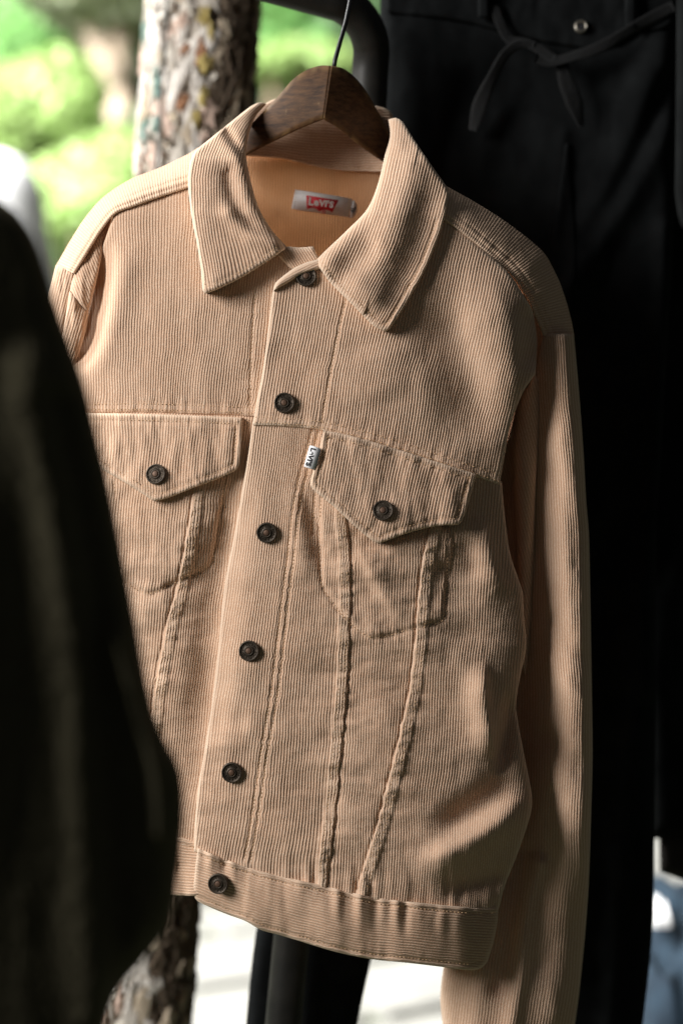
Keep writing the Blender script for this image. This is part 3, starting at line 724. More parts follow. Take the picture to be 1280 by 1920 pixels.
# ------------------------------------------------------------------ wooden hanger
m, nt, b_ = mat('hanger_stained_wood')
tc = N(nt, 'ShaderNodeTexCoord'); mp = N(nt, 'ShaderNodeMapping'); mp.inputs['Scale'].default_value = (9, 30, 55); mp.inputs['Rotation'].default_value = (0, R(30), 0)
nt.links.new(tc.outputs['Object'], mp.inputs[0])
g = noise(nt, 6, 5, 0.6, mp.outputs[0]); g2 = noise(nt, 260, 3)
c = mixc(nt, ramp(nt, g, 0.3, 0.72), (0.026, 0.011, 0.0045), (0.115, 0.054, 0.021))
c = mixc(nt, ramp(nt, g2, 0.66, 0.78), c, (0.13, 0.075, 0.035))
c = mixc(nt, attr(nt, 'wear'), c, (0.17, 0.10, 0.042))
nt.links.new(c, b_.inputs['Base Color']); b_.inputs['Roughness'].default_value = 0.62; b_.inputs['Specular IOR Level'].default_value = 0.25; bump(nt, b_, g, 0.25, 0.001)
WOOD = m
hanger = empty('wooden_hanger', at(612, 225, 1.32), 'dark brown worn wooden hanger inside the jacket collar', 'hanger')
def hanger_arm(top, bot, ridge, end_h, name):
    T = curve(top, 5); Bt = curve(bot, 5); n = 60; k = 12
    def rs(P):
        s = np.concatenate([[0], np.cumsum(np.linalg.norm(np.diff(P, axis=0), axis=1))]); t = np.linspace(0, s[-1], n)
        return np.stack([np.interp(t, s, P[:, 0]), np.interp(t, s, P[:, 1])], 1)
    T, Bt = rs(T), rs(Bt); V = []; we = []
    th = 0.017
    prof = [(0.0, -1.0), (0.0, -0.15), (0.03, 0.0)] + [(0.03 + 0.94 * i / 9, 0.0) for i in range(1, 9)] + [(0.97, 0.0), (1.0, -0.15), (1.0, -1.0)]
    for i in range(n):
        u = i / (n - 1); h0 = 0.012 + (end_h - 0.012) * u
        for t, z in prof:
            p = T[i] * (1 - t) + Bt[i] * t
            hh = h0 + th * z + (0.002 * math.sin(math.pi * t) if z == 0 else 0)
            V.append(to_world(np.array(p[0]), np.array(p[1]), np.array(hh)))
            ed = 1.0 if (t in (0.03, 0.97) or z == -0.15) else 0.0
            we.append(ed * max(0, 0.55 + 0.7 * float(vnoise(i / 2.3, t * 3, 3))))
    k = len(prof)
    Fc = [(i*k+j, i*k+j+1, (i+1)*k+j+1, (i+1)*k+j) for i in range(n-1) for j in range(k-1)]
    Fc += [(i*k+k-1, i*k, (i+1)*k, (i+1)*k+k-1) for i in range(n-1)] + [tuple(range(k))[::-1], tuple((n-1)*k + j for j in range(k))]
    return new_mesh(name, np.array(V), Fc, WOOD, hanger, {'wear': we})
hanger_arm([(620,123),(600,123),(575,131),(550,148),(520,182),(495,208),(462,242),(420,280)], [(606,224),(580,234),(540,252),(500,272),(470,287),(440,303),(420,312)], 0, -0.020, 'arm')
hanger_arm([(620,123),(640,127),(660,140),(680,162),(700,194),(722,236),(745,280),(765,320)], [(606,224),(630,238),(660,262),(690,285),(718,304),(740,322),(756,340)], 0, -0.048, 'arm')
STEEL = plain('hook_dark_steel', (0.05, 0.05, 0.052), 0.35, 0.9)
hk = MB(); hp = [at(625, 132, 1.297), at(628, 112, 1.297), at(637, 80, 1.298), at(648, 42, 1.300), at(655, 10, 1.302), at(659, -20, 1.304), at(664, -60, 1.308)]
P0 = np.array(at(664, -60, 1.308)); 
for a in range(20, 200, 20): hp.append(P0 + np.array([0.0, 0.028 * (1 - math.cos(R(a))), 0.030 * math.sin(R(a))]))
hk.tube(hp, 0.0019, 10); hk.build('hook', STEEL, hanger)

# ------------------------------------------------------------------ garment rack (bent black tube)
RACKSPEC = 0.22
rack = empty('garment_rack', at(330, 3765, 1.42), 'black tubular steel garment rack with bent corner behind the hanger', 'rack')
RACK = plain('rack_black_paint', (0.010, 0.010, 0.009), 0.50, 0.0, 40, (0.018, 0.017, 0.015), 0.15, 200, 0.0006)
RACK.node_tree.nodes['Principled BSDF'].inputs['Specular IOR Level'].default_value = RACKSPEC
rd = 1.375
path = [at(-500, -330, rd - .2), at(60, -160, rd - .10), at(300, -92, rd - .05), at(470, -42, rd - .02), at(560, -17, rd), at(620, 0, rd)]
for a in range(10, 91, 10):
    path.append(at(620 + 76 * math.sin(R(a)), 0 + 76 * (1 - math.cos(R(a))) * 1.1 + 14 * math.sin(R(a)), rd + 0.0004 * a))
path += [at(693, 140, rd + .04), at(680, 400, rd + .045), at(640, 800, rd + .045), at(592, 1300, rd + .045), at(538, 1850, rd + .045), at(505, 2200, rd + .045), at(330, 3765, rd + .045)]
pc = np.array(path)
hb_ = MB(); hb_.tube(pc, [0.0165] * len(pc), 28); hb_.build('tube', RACK, rack)

# ------------------------------------------------------------------ black drawstring trousers behind
BLACK = plain('cloth_black_twill', (0.0058, 0.0064, 0.0068), 0.95, 0, 30, (0.0095, 0.0105, 0.011), 0.25, 1600, 0.0004)
BLACK.node_tree.nodes['Principled BSDF'].inputs['Specular IOR Level'].default_value = 0.05
def sheet(name, parent, outline, hf, material, step=7.0, rim=0.003, dark=None):
    P = curve(outline, 8, True); x0, y0 = P.min(0) - 10; x1, y1 = P.max(0) + 10
    X, Y = np.meshgrid(np.arange(x0, x1, step), np.arange(y0, y1, step))
    d, s, g, near = dist_poly(X, Y, P, True); ins = inside(X, Y, P)
    keep = ins[:-1, :-1] | ins[1:, :-1] | ins[1:, 1:] | ins[:-1, 1:]
    sn = ~ins & (d < 2.5 * step); X[sn] = near[sn][:, 0]; Y[sn] = near[sn][:, 1]; d = np.where(ins, d, 0)
    H = hf(X, Y, d)
    return finish(name, parent, X, Y, H, keep, np.zeros_like(X), np.zeros_like(X), material, rim)
def ridge(x, y, pts, a, s1, s2=None):
    d, s, g, _ = dist_poly(x, y, curve(pts, 14)); return a * np.exp(-0.5 * (d / np.where(g > 0, s1, s2 or s1)) ** 2)
TR = -0.168
def roll_edge(d, r=40, t=0.02): 
    k = np.clip(d / r, 0, 1); return t * (np.sqrt(np.clip(1 - (1 - k) ** 2, 0, 1)) - 1)
trousers = empty('black_trousers', at(760, 2600, D0 - TR), 'black drawstring trousers with silver eyelet hanging behind the jacket', 'trousers')
def trh(x, y, d):
    h = TR + roll_edge(d, 30, 0.018) + 0.006 * fbm(x / 120, y / 300, 2) + 0.0015 * fbm(x / 30, y / 60, 6)
    h += ridge(x, y, [(1240,90),(1150,330),(1085,480),(1040,600)], 0.012, 26) + ridge(x, y, [(1250,240),(1150,420),(1060,560)], 0.010, 20) + ridge(x, y, [(1255,150),(1180,320),(1100,450)], -0.008, 14)
    h += ridge(x, y, [(1055,250),(1045,400),(1020,520)], 0.004, 10) + ridge(x, y, [(850,300),(820,600)], 0.008, 40) + ridge(x, y, [(770,60),(760,400),(740,700)], 0.006, 30)
    h += ridge(x, y, [(1190,1100),(1180,1500),(1150,1920)], 0.012, 26) + ridge(x, y, [(1150,900),(1145,1300)], -0.006, 30) + ridge(x, y, [(600,1500),(580,1960)], 0.008, 30)
    h += ridge(x, y, [(1246,430),(1240,700),(1222,1000),(1212,1300)], 0.010, 12)
    return h
sheet('leg', trousers, [(716,-120,1),(1268,-120,1),(1266,200),(1262,430),(1250,640),(1238,850),(1229,1000),(1228,1300),(1226,1560),(1222,1750),(1200,1960),(1165,2300),(1140,2600,1),(985,2600,1),(1015,2300),(1040,1965),(1010,1500),(960,1000),(930,880),
      (880,1000),(800,1400),(720,1700),(662,1960),(610,2300),(570,2600,1),(370,2600,1),(412,2300),(456,1965),(478,1760),(560,1300),(640,800),(700,300)], trh, BLACK, 7)
wb = sheet('waistband', trousers, [(722,-110,1),(1262,-110,1),(1262,40),(1200,62),(1130,92),(1050,84),(960,66),(860,40),(724,24,1)],
      lambda x, y, d: trh(x, y, 40) + 0.006 + roll_edge(d, 8, 0.004) + 0.002 * fbm(x / 20, y / 30, 5), BLACK, 6)
for bx in ((905, 20), (1180, 40)):
    sheet('belt_loop', trousers, [(bx[0]-11,-110,1),(bx[0]+11,-110,1),(bx[0]+12,bx[1]+14,1),(bx[0]-10,bx[1]+14,1)], lambda x, y, d: TR + 0.019 + roll_edge(d, 5, 0.004), BLACK, 4)
def ribbon(name, parent, pts, w, hs, material, th=0.0010):
    P = curve(pts, 6); n = len(P); t = np.gradient(P, axis=0); t /= np.linalg.norm(t, axis=1)[:, None]; nr = np.stack([-t[:, 1], t[:, 0]], 1)
    hh = np.interp(np.linspace(0, 1, n), np.linspace(0, 1, len(hs)), hs); ww = np.interp(np.linspace(0, 1, n), np.linspace(0, 1, len(w)), w)
    cs = [(-1, 0), (-.9, .8), (-.4, 1), (.4, .9), (.9, 1), (1, 0), (.6, -.4), (-.6, -.4)]; V = []
    for i in range(n):
        tw = 0.5 * math.sin(i / 9.0)
        for a, z in cs:
            p = P[i] + nr[i] * a * ww[i] * (0.78 + 0.05 * math.sin(i * 0.31)); V.append(to_world(np.array(p[0]), np.array(p[1]), np.array(hh[i] + th * z + tw * a * 0.006)))
    k = len(cs); Fc = [(i*k+j, i*k+(j+1) % k, (i+1)*k+(j+1) % k, (i+1)*k+j) for i in range(n-1) for j in range(k)] + [tuple(range(k)), tuple((n-1)*k+j for j in range(k))[::-1]]
    return new_mesh(name, np.array(V), Fc, material, parent)
CORDB = plain('drawstring_black', (0.0018, 0.0021, 0.0024), 0.95, 0, 60, (0.0036, 0.0042, 0.0048), 0.9, 500, 0.0015)
b0 = TR + 0.012
ribbon('drawstring', trousers, [(925,10),(938,45),(955,74),(985,80),(1010,92),(1038,112)], [11, 12, 12, 12], [b0, b0 + .006, b0 + .012], CORDB)
ribbon('drawstring', trousers, [(1000,84),(970,84),(945,104),(920,150),(900,195),(886,245)], [8, 11, 13, 15, 17, 11], [b0 + .010, b0 + .016, b0 + .010, b0 + .004], CORDB)
ribbon('drawstring', trousers, [(1262,12),(1200,44),(1130,86),(1080,104),(1030,116),(1004,108)], [13, 14, 14, 13, 12], [b0 - .002, b0 + .008, b0 + .014], CORDB)
ribbon('drawstring', trousers, [(1052,112),(1060,150),(1075,190),(1089,238)], [12, 19, 22, 6], [b0 + .008, b0 + .008, b0 + .003], CORDB)
EYE = plain('eyelet_nickel', (0.42, 0.39, 0.33), 0.4, 1.0)
o, ex, ey, ez = surf_frame(1088, 50, lambda x, y: TR + 0.008 + 0 * x); rr = 11.5 / F * 1.5
eb = MB(); eb.lathe([(rr*1.05, -0.002), (rr*1.05, 0.001), (rr*.98, 0.0020), (rr*.82, 0.0026), (rr*.66, 0.0018), (rr*.60, 0.0003)], 32, (o, ex, ey, ez)); eb.f.pop(); eb.m.pop()
eb.lathe([(rr*.64, 0.0006), (rr*.63, 0.0007)], 6, (o, ex, ey, ez), 1)
eb.build('eyelet', [EYE, INK], wb)
fl = sheet('fly_flap', trousers, [(1058,270,1),(1068,268,1),(1080,500),(1062,640),(1040,690,1),(1022,640),(1034,450)], lambda x, y, d: trh(x, y, 40) + 0.003 + roll_edge(d, 6, 0.003), BLACK, 5)
# --- second black garment at the right edge, hem above the jeans
dark = empty('black_garment', at(1290, 1575, 1.62), 'black hanging garment at the right edge, ending above the blue jeans', 'garment')
sheet('body', dark, [(1130,-130,1),(1420,-130,1),(1420,1580,1),(1330,1578),(1222,1572,1),(1190,900)], lambda x, y, d: -0.30 + roll_edge(d, 30, 0.02) + 0.006 * fbm(x / 60, y / 300, 4), BLACK, 12)
sheet('lining_hem', dark, [(1232,1400,1),(1420,1400,1),(1420,1668,1),(1340,1660),(1280,1650),(1236,1634,1)], lambda x, y, d: -0.315 + roll_edge(d, 20, 0.01) + 0.004 * fbm(x / 40, y / 80, 3), plain('lining_brown_black', (0.014, 0.010, 0.008), 0.9), 8)
sheet('sleeve', dark, [(1268,-130,1),(1420,-130,1),(1420,450,1),(1300,440),(1275,420),(1262,330),(1262,170)], lambda x, y, d: -0.19 + roll_edge(d, 45, 0.03) + 0.006 * fbm(x / 50, y / 120, 9), BLACK, 8)

# ------------------------------------------------------------------ dark woollen coat in front at left
m, nt, b_ = mat('coat_olive_wool')
n1 = noise(nt, 120, 4); n2 = noise(nt, 900, 2)
nt.links.new(mixc(nt, ramp(nt, n1, 0.3, 0.7), (0.066, 0.059, 0.037), (0.080, 0.071, 0.046)), b_.inputs['Base Color'])
b_.inputs['Roughness'].default_value = 1.0; b_.inputs['Specular IOR Level'].default_value = 0.05
b_.inputs['Sheen Weight'].default_value = 0.22; b_.inputs['Sheen Roughness'].default_value = 0.3; b_.inputs['Sheen Tint'].default_value = (0.55, 0.47, 0.32, 1)
bump(nt, b_, n2, 0.7, 0.001); WOOL = m
coat = empty('wool_coat', at(120, 2150, 0.78), 'dark olive brown wool coat hanging out of focus at the left edge', 'coat')
CO = [(-330,330,1),(-120,330),(-40,348),(0,374),(32,398),(62,440),(86,500),(106,570),(131,640),(160,722),(184,820),(205,905),(224,1000),(240,1085),(258,1180),(274,1270),(290,1338),(312,1392),(337,1442),(345,1505),(341,1580),(334,1640),(328,1690),(312,1742),(278,1788),(240,1832),(214,1872),(198,1930),(190,2120,1),(-330,2120,1)]
def coath(x, y, d):
    h = 0.56 - 0.05 * np.clip((x + 160) / 480, 0, 1) ** 1.25 + roll_edge(d, 50, 0.035) + 0.004 * fbm(x / 110, y / 600, 5) + 0.0004 * fbm(x / 30, y / 50, 7) + 0.0010 * vnoise(x / 5, y / 5, 3)
    h += ridge(x, y, [(60,700),(120,1000),(160,1300),(178,1600),(190,1900)], 0.008, 34) + ridge(x, y, [(110,760),(165,1000),(200,1300),(212,1600),(222,1860)], -0.012, 24)
    h += ridge(x, y, [(215,1200),(265,1330),(300,1450),(312,1560)], 0.012, 16) + ridge(x, y, [(268,1300),(306,1420),(320,1560)], -0.010, 9)
    return h
sheet('sleeve', coat, CO, coath, WOOL, 5.0, 0.05)
# loose fibres along the outline
fb = MB(); P = curve(CO, 3.0, True)
for i in range(0, len(P), 1):
    if P[i, 0] < -10 or P[i, 1] > 1950: continue
    for r_ in range(2):
        hh = 0.52 - 0.03 + random.uniform(0, 0.03); a = random.uniform(0, 6.28); L = random.uniform(3, 9)
        p = P[i] + np.array([random.uniform(-6, 1), random.uniform(-2, 2)]); q = p + L * np.array([math.cos(a) * .8 + .3, math.sin(a)])
        w = np.array([.5, .5])
        pts = np.stack([p - w, p + w, q])
        fb.add(to_world(pts[:, 0], pts[:, 1], np.array([hh, hh, hh + .002])), [(0, 1, 2)])
tag(fb.build('loose_fibres', WOOL, coat), kind='stuff')

# ------------------------------------------------------------------ bark post
BD = 1.74
BASE = np.array(at(163, 3252, BD)); TOP = np.array(at(386, -60, BD)); AX = (TOP - BASE); LEN = np.linalg.norm(AX); AX /= LEN
E1 = np.cross(AX, (0, 1, 0)); E1 /= np.linalg.norm(E1)   # to the right (+x)
E1 = E1 if E1[0] > 0 else -E1
E2 = np.cross(E1, AX); E2 = E2 if E2[1] < 0 else -E2     # towards the viewer
RT = 104 / F * BD
post = empty('bark_post', tuple(BASE), 'rough flaking bark tree post behind the left shoulder of the jacket', 'tree trunk')
m, nt, b_ = mat('bark_dark')
n1 = noise(nt, 45, 6, 0.65); n2 = noise(nt, 200, 5, 0.7)
nt.links.new(mixc(nt, ramp(nt, n1, 0.3, 0.7), (0.28, 0.22, 0.17), (0.60, 0.55, 0.48)), b_.inputs['Base Color']); b_.inputs['Roughness'].default_value = 0.95
bump(nt, b_, n2, 0.5, 0.004); BARK = m
na, nl = 120, 640
A_, L_ = np.meshgrid(np.linspace(0, 2 * np.pi, na, endpoint=False), np.linspace(0, LEN, nl))
ca, sa = np.cos(A_), np.sin(A_)
rad = RT * (0.915 + 0.04 * fbm(ca * 3 + 10, L_ * 14 + sa * 3, 2)) + 0.005 * fbm(ca * 9 + 30, L_ * 45 + sa * 9, 5, 4) - 0.004 * np.clip(vnoise(A_ * 6, L_ * 9, 8), 0, 1)
V = BASE + (ca * rad)[..., None] * E1 + (sa * rad)[..., None] * E2 + L_[..., None] * AX
idx = np.arange(na * nl).reshape(nl, na); q = np.stack([idx[:-1], np.roll(idx[:-1], -1, 1), np.roll(idx[1:], -1, 1), idx[1:]], -1).reshape(-1, 4)
new_mesh('trunk', V.reshape(-1, 3), q, BARK, post)
def plate_mat(name, c1, c2, sc=120):
    m, nt, b_ = mat(name); n1 = noise(nt, sc, 5, 0.65); n2 = noise(nt, 420, 4, 0.7)
    oi = N(nt, 'ShaderNodeObjectInfo')
    c = mixc(nt, ramp(nt, n1, 0.32, 0.68), c1, c2)
    nt.links.new(c, b_.inputs['Base Color']); b_.inputs['Roughness'].default_value = 0.9; bump(nt, b_, n2, 0.4, 0.002); return m
PM = [plate_mat('bark_plate_grey', (0.50, 0.45, 0.38), (0.72, 0.67, 0.60)), plate_mat('bark_plate_pale', (0.66, 0.60, 0.54), (0.82, 0.78, 0.72)),
      plate_mat('bark_plate_pink', (0.58, 0.40, 0.31), (0.68, 0.54, 0.46)), plate_mat('bark_plate_rust', (0.36, 0.15, 0.07), (0.46, 0.27, 0.16)),
      plate_mat('bark_plate_tan', (0.44, 0.35, 0.24), (0.60, 0.51, 0.40)), plate_mat('lichen_yellow', (0.42, 0.31, 0.08), (0.50, 0.42, 0.18), 300),
      plate_mat('lichen_teal', (0.22, 0.38, 0.33), (0.36, 0.48, 0.43), 300), plate_mat('bark_plate_shade', (0.07, 0.048, 0.03), (0.15, 0.11, 0.075))]  # last entry: bark coloured dark as its shaded side
templates = []
for k in range(10):
    n = 13; out = []
    for i in range(n):
        a = 2 * math.pi * i / n; r_ = random.uniform(0.55, 1.25); out.append((r_ * math.cos(a), r_ * math.sin(a)))
    V = [(x, y, -0.9) for x, y in out] + [(x * .97, y * .97, random.uniform(.25, .6)) for x, y in out] + [(x * .6 + random.uniform(-.08, .08), y * .6, random.uniform(.5, 1.0)) for x, y in out] + [(0, 0, random.uniform(.55, .95))]
    Fc = [(i, (i+1) % n, n+(i+1) % n, n+i) for i in range(n)] + [(n+i, n+(i+1) % n, 2*n+(i+1) % n, 2*n+i) for i in range(n)] + [(2*n+i, 2*n+(i+1) % n, 3*n) for i in range(n)]
    templates.append((V, Fc))
tm = {}
from mathutils import Matrix, Vector
def plate(ang, l, sw, sl, th, rot, mi, k):
    key = (k, mi)
    if key not in tm:
        V, Fc = templates[k]; me = bpy.data.meshes.new('bark_plate'); me.from_pydata(V, [], Fc); me.materials.append(PM[mi]); tm[key] = me
    o = bpy.data.objects.new('bark_plate', tm[key]); COL.objects.link(o); o.parent = post
    nrm = math.cos(ang) * E1 + math.sin(ang) * E2; tan = np.cross(AX, nrm); p = nrm * (RT * 0.975) + AX * l
    c, s = math.cos(rot), math.sin(rot); u = tan * c + AX * s; w = -tan * s + AX * c
    M = Matrix.Identity(4)
    for i in range(3): M[i][0] = u[i] * sw; M[i][1] = w[i] * sl; M[i][2] = nrm[i] * th; M[i][3] = p[i]
    o.matrix_local = M
npl = 0
l = 0.0
while l < LEN:
    row = random.uniform(0.012, 0.034)
    ang = -0.55 + random.uniform(0, .2)
    while ang < math.pi + 0.5:
        w_ = random.uniform(0.009, 0.026); 
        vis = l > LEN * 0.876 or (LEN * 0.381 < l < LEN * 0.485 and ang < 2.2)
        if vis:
            shade_side = ang < 1.12  # side away from the light: its shade is put into the plate colour
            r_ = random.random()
            if shade_side: mi = 7 if r_ < .8 else 4
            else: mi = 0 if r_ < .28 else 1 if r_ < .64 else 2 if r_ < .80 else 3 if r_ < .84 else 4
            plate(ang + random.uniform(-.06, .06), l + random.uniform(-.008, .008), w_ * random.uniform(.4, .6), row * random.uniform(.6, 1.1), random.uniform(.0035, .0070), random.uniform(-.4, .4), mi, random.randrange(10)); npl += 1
        ang += w_ / RT * 1.05
    l += row
for ang, l, mi in ((1.42, .94, 5), (1.38, .90, 5), (1.5, .985, 5), (1.62, .975, 5), (1.36, .868, 5), (1.46, .85, 5), (1.30, .925, 5), (2.2, .875, 6), (2.25, .885, 6), (2.18, .845, 6), (2.75, .93, 6), (2.5, .84, 6), (1.72, .91, 3), (1.45, .915, 3), (1.70, .862, 3), (1.78, .935, 2), (1.75, .962, 2)):
    plate(ang, (1 - (1 - l) * 0.619) * LEN, random.uniform(.004, .009), random.uniform(.010, .017), .0085, random.uniform(-.4, .4), mi, random.randrange(10))
# small loose flakes between the plates
fk = MB(); r2 = np.random.default_rng(4)
for i in range(2600):
    l = r2.choice([r2.uniform(.876, 1.0), r2.uniform(.381, .485)]) * LEN; ang = r2.uniform(-.5, math.pi + .4)
    nrm = math.cos(ang) * E1 + math.sin(ang) * E2; tan = np.cross(AX, nrm); rr_ = RT * r2.uniform(.93, 1.05)
    c = BASE + nrm * rr_ + AX * l; ro = r2.uniform(0, 6.28); sz = r2.uniform(.0015, .0065); el = r2.uniform(.3, .8)
    u = tan * math.cos(ro) + AX * math.sin(ro); w = -tan * math.sin(ro) + AX * math.cos(ro); tl = r2.uniform(-.3, .3)
    V = [c + u * sz * a_ + w * sz * el * b_ + nrm * sz * (.6 * tl * a_) for a_, b_ in ((-1, -.3), (-.2, -1), (.9, -.5), (1, .6), (0, 1), (-.9, .5))]
    V += [v - nrm * .0025 for v in V]
    fk.add(V, [(0, 1, 2, 3, 4, 5)] + [(j, (j+1) % 6, 6+(j+1) % 6, 6+j) for j in range(6)], int(r2.choice([0, 0, 1, 1, 2, 3])) if ang > 1.25 else 3)  # flakes on the unlit side take the shade colour too
tag(fk.build('bark_flakes', [PM[0], PM[1], PM[4], PM[7]], post, smooth=False), kind='stuff')
wire = MB(); wire.tube([BASE + AX * l + (math.cos(2.05) * E1 + math.sin(2.05) * E2) * (RT + .008 + .002 * math.sin(l * 60)) for l in np.linspace(LEN * .864, LEN, 40)], 0.0016, 8)
wire.build('wire', plain('wire_grey', (0.10, 0.11, 0.11), 0.5, 0.6), post)

# ------------------------------------------------------------------ setting: paving
gm = plain('ground_joint_soil', (0.06, 0.06, 0.045), 0.95, 0, 3, (0.06, 0.085, 0.035))
V = [(-40, -2, -0.02), (40, -2, -0.02), (40, 80, -0.02), (-40, 80, -0.02)]
gr = new_mesh('ground', V, [(0, 1, 2, 3)], gm, smooth=False); tag(gr, kind='structure')
PAV = plain('paver_pale_stone', (0.25, 0.245, 0.23), 0.85, 0, 6, (0.31, 0.305, 0.285), 0.4, 80, 0.003)
def box_mesh(name, sx, sy, sz, bev, material):
    me = bpy.data.meshes.new(name); import bmesh
    bm = bmesh.new(); bmesh.ops.create_cube(bm, size=1.0)
    for v in bm.verts: v.co.x *= sx; v.co.y *= sy; v.co.z *= sz
    bmesh.ops.bevel(bm, geom=bm.edges[:], offset=bev, segments=2, affect='EDGES'); bm.to_mesh(me); bm.free(); me.materials.append(material); return me
pm = box_mesh('paver', 0.84, 0.41, 0.05, 0.008, PAV)
ca, sa = math.cos(R(31)), math.sin(R(31))
for i in range(-9, 10):
    for j in range(-9, 10):
        u = (i + 0.5 * (j % 2)) * 0.90; v = j * 0.47
        x = -0.1 + u * ca - v * sa; y = 5.4 + u * sa + v * ca
        if -3.0 < x < 2.2 and 3.3 < y < 8.2:
            o = bpy.data.objects.new('paver', pm); COL.objects.link(o); o.parent = gr
            o.location = (x, y, -0.02 + random.uniform(.006, .014)); o.rotation_euler = (random.uniform(-.006, .006), random.uniform(-.006, .006), R(31))

# ------------------------------------------------------------------ garden behind: shrubs, trees
def leaf_mat(name, c1, c2):
    m, nt, b_ = mat(name); n1 = noise(nt, 1.6, 2); oi = noise(nt, 9, 2)
    nt.links.new(mixc(nt, ramp(nt, oi, 0.3, 0.7), c1, c2), b_.inputs['Base Color']); b_.inputs['Roughness'].default_value = 0.5
    tr = N(nt, 'ShaderNodeBsdfTranslucent'); nt.links.new(mixc(nt, ramp(nt, n1, 0.3, 0.7), c1, c2), tr.inputs[0])
    mx = N(nt, 'ShaderNodeMixShader'); mx.inputs[0].default_value = 0.4
    out = nt.nodes['Material Output']; nt.links.new(b_.outputs[0], mx.inputs[1]); nt.links.new(tr.outputs[0], mx.inputs[2]); nt.links.new(mx.outputs[0], out.inputs[0]); return m
LG = [leaf_mat('leaf_bright_green', (0.13, 0.32, 0.08), (0.22, 0.43, 0.14)), leaf_mat('leaf_yellow_green', (0.29, 0.44, 0.13), (0.40, 0.53, 0.21)),
      leaf_mat('leaf_deep_green', (0.11, 0.18, 0.10), (0.19, 0.28, 0.16)), leaf_mat('leaf_pale', (0.44, 0.50, 0.32), (0.56, 0.60, 0.44))]
WOODP = plain('garden_trunk_pale', (0.42, 0.32, 0.24), 0.9, 0, 12, (0.52, 0.42, 0.33), 0.5, 60, 0.01)
def leaves(name, centre, rad, count, size, material, parent, seed):
    r_ = np.random.default_rng(seed)
    k = 9; cl = r_.normal(size=(k, 3)); cl /= np.linalg.norm(cl, axis=1)[:, None]; cl *= r_.uniform(.25, .7, (k, 1))
    cr = r_.uniform(.38, .62, k)
    w = r_.integers(0, k, count); d = r_.normal(size=(count, 3)); d /= np.linalg.norm(d, axis=1)[:, None]
    p = (cl[w] + d * (cr[w] * r_.uniform(.55, 1.0, count) ** .5)[:, None]) * np.array(rad) + np.array(centre)
    a = r_.normal(size=(count, 3)); a /= np.linalg.norm(a, axis=1)[:, None]; b = np.cross(a, d); b /= np.linalg.norm(b, axis=1)[:, None] + 1e-9
    s = size * r_.uniform(.6, 1.3, (count, 1))
    V = np.stack([p - a * s, p + b * s * .45 + d * s * .1, p + a * s, p - b * s * .45 + d * s * .1], 1).reshape(-1, 3)
    return new_mesh(name, V, np.arange(count * 4).reshape(-1, 4), material, parent, smooth=False)
def shrub(name, label, px, py, d, rx, rz, mi, group='garden shrubs', count=7000, size=.038, seed=0):
    c = np.array(at(px, py, d)); root = empty(name, (c[0], c[1], 0.0), label, 'shrub', group)
    leaves('foliage', c, (rx, rx * .8, rz), count, size, LG[mi], root, seed)
    st = MB()
    for i in range(4):
        a = i * 1.6 + seed; st.tube([(c[0] + .05 * math.cos(a), c[1] + .05 * math.sin(a), 0), (c[0] + .15 * rx * math.cos(a), c[1] + .15 * rx * math.sin(a), c[2] * .5), (c[0] + .4 * rx * math.cos(a), c[1] + .4 * rx * math.sin(a), c[2] + .2 * rz)], [.03, .022, .008], 7)
    st.build('stem', plain('shrub_stem', (0.16, 0.11, 0.07), 0.9), root)
SH = [('yellow green shrub low in front of the garden, above the jacket shoulder', 180, 370, 7.0, .42, .30, 1),
      ('pale yellow green shrub at the left edge above the white cover', 20, 245, 7.6, .42, .42, 1),
      ('deep green shrub in the shaded middle of the garden', 210, 180, 9.6, .85, .62, 2),
      ('bright green shrub filling the upper left corner', 40, 60, 9.0, .55, .45, 0),
      ('bright green bush beside the pale forked tree', 175, 60, 8.6, .30, .24, 0),
      ('bright green bush between bark post and hanger', 530, 60, 8.4, .36, .26, 0),
      ('light green bush low behind the hanger shoulder', 540, 118, 7.4, .30, .12, 1),
      ('tall deep green hedge bush behind everything at upper right of the post', 600, 150, 10.5, 1.2, .85, 2),
      ('light green shrub growing along the base of the pale tree', 300, 330, 7.8, .45, .40, 3)]
for i, (lb, px, py, d, rx, rz, mi) in enumerate(SH): shrub('garden_shrub', lb, px, py, d, rx, rz, mi, seed=100 + i)
for i, (lb, px, py, d, rx, rz, mi, tp) in enumerate([
        ('pale forked tree left of the bark post', 225, -60, 8.2, .9, .32, 3, [(222,900),(225,420),(222,250),(218,140),(226,0),(235,-120)]),
        ('deep green tree far behind the garden at left', 60, 20, 12.0, 1.6, 1.0, 2, [(80,700),(75,300),(60,60),(50,-60)])]):
    c = np.array(at(px, py, d)); root = empty('garden_tree', (c[0], c[1], 0), lb, 'tree', 'garden trees')
    leaves('crown', c, (rx, rx * .8, rz), 9000, .045, LG[mi], root, 300 + i)
    t = MB(); pts = [np.array(at(a, b, d)) for a, b in tp]; pts[0] = np.array([pts[0][0], pts[0][1], 0.0]); t.tube(pts, np.linspace(.10, .055, len(pts)), 12)
    if i == 0: t.tube([np.array(at(a, b, d - .05)) for a, b in ((216, 160), (190, 100), (160, 40), (135, -40), (120, -110))], [.06, .055, .045, .04, .03], 10)
    t.build('trunk', WOODP, root)
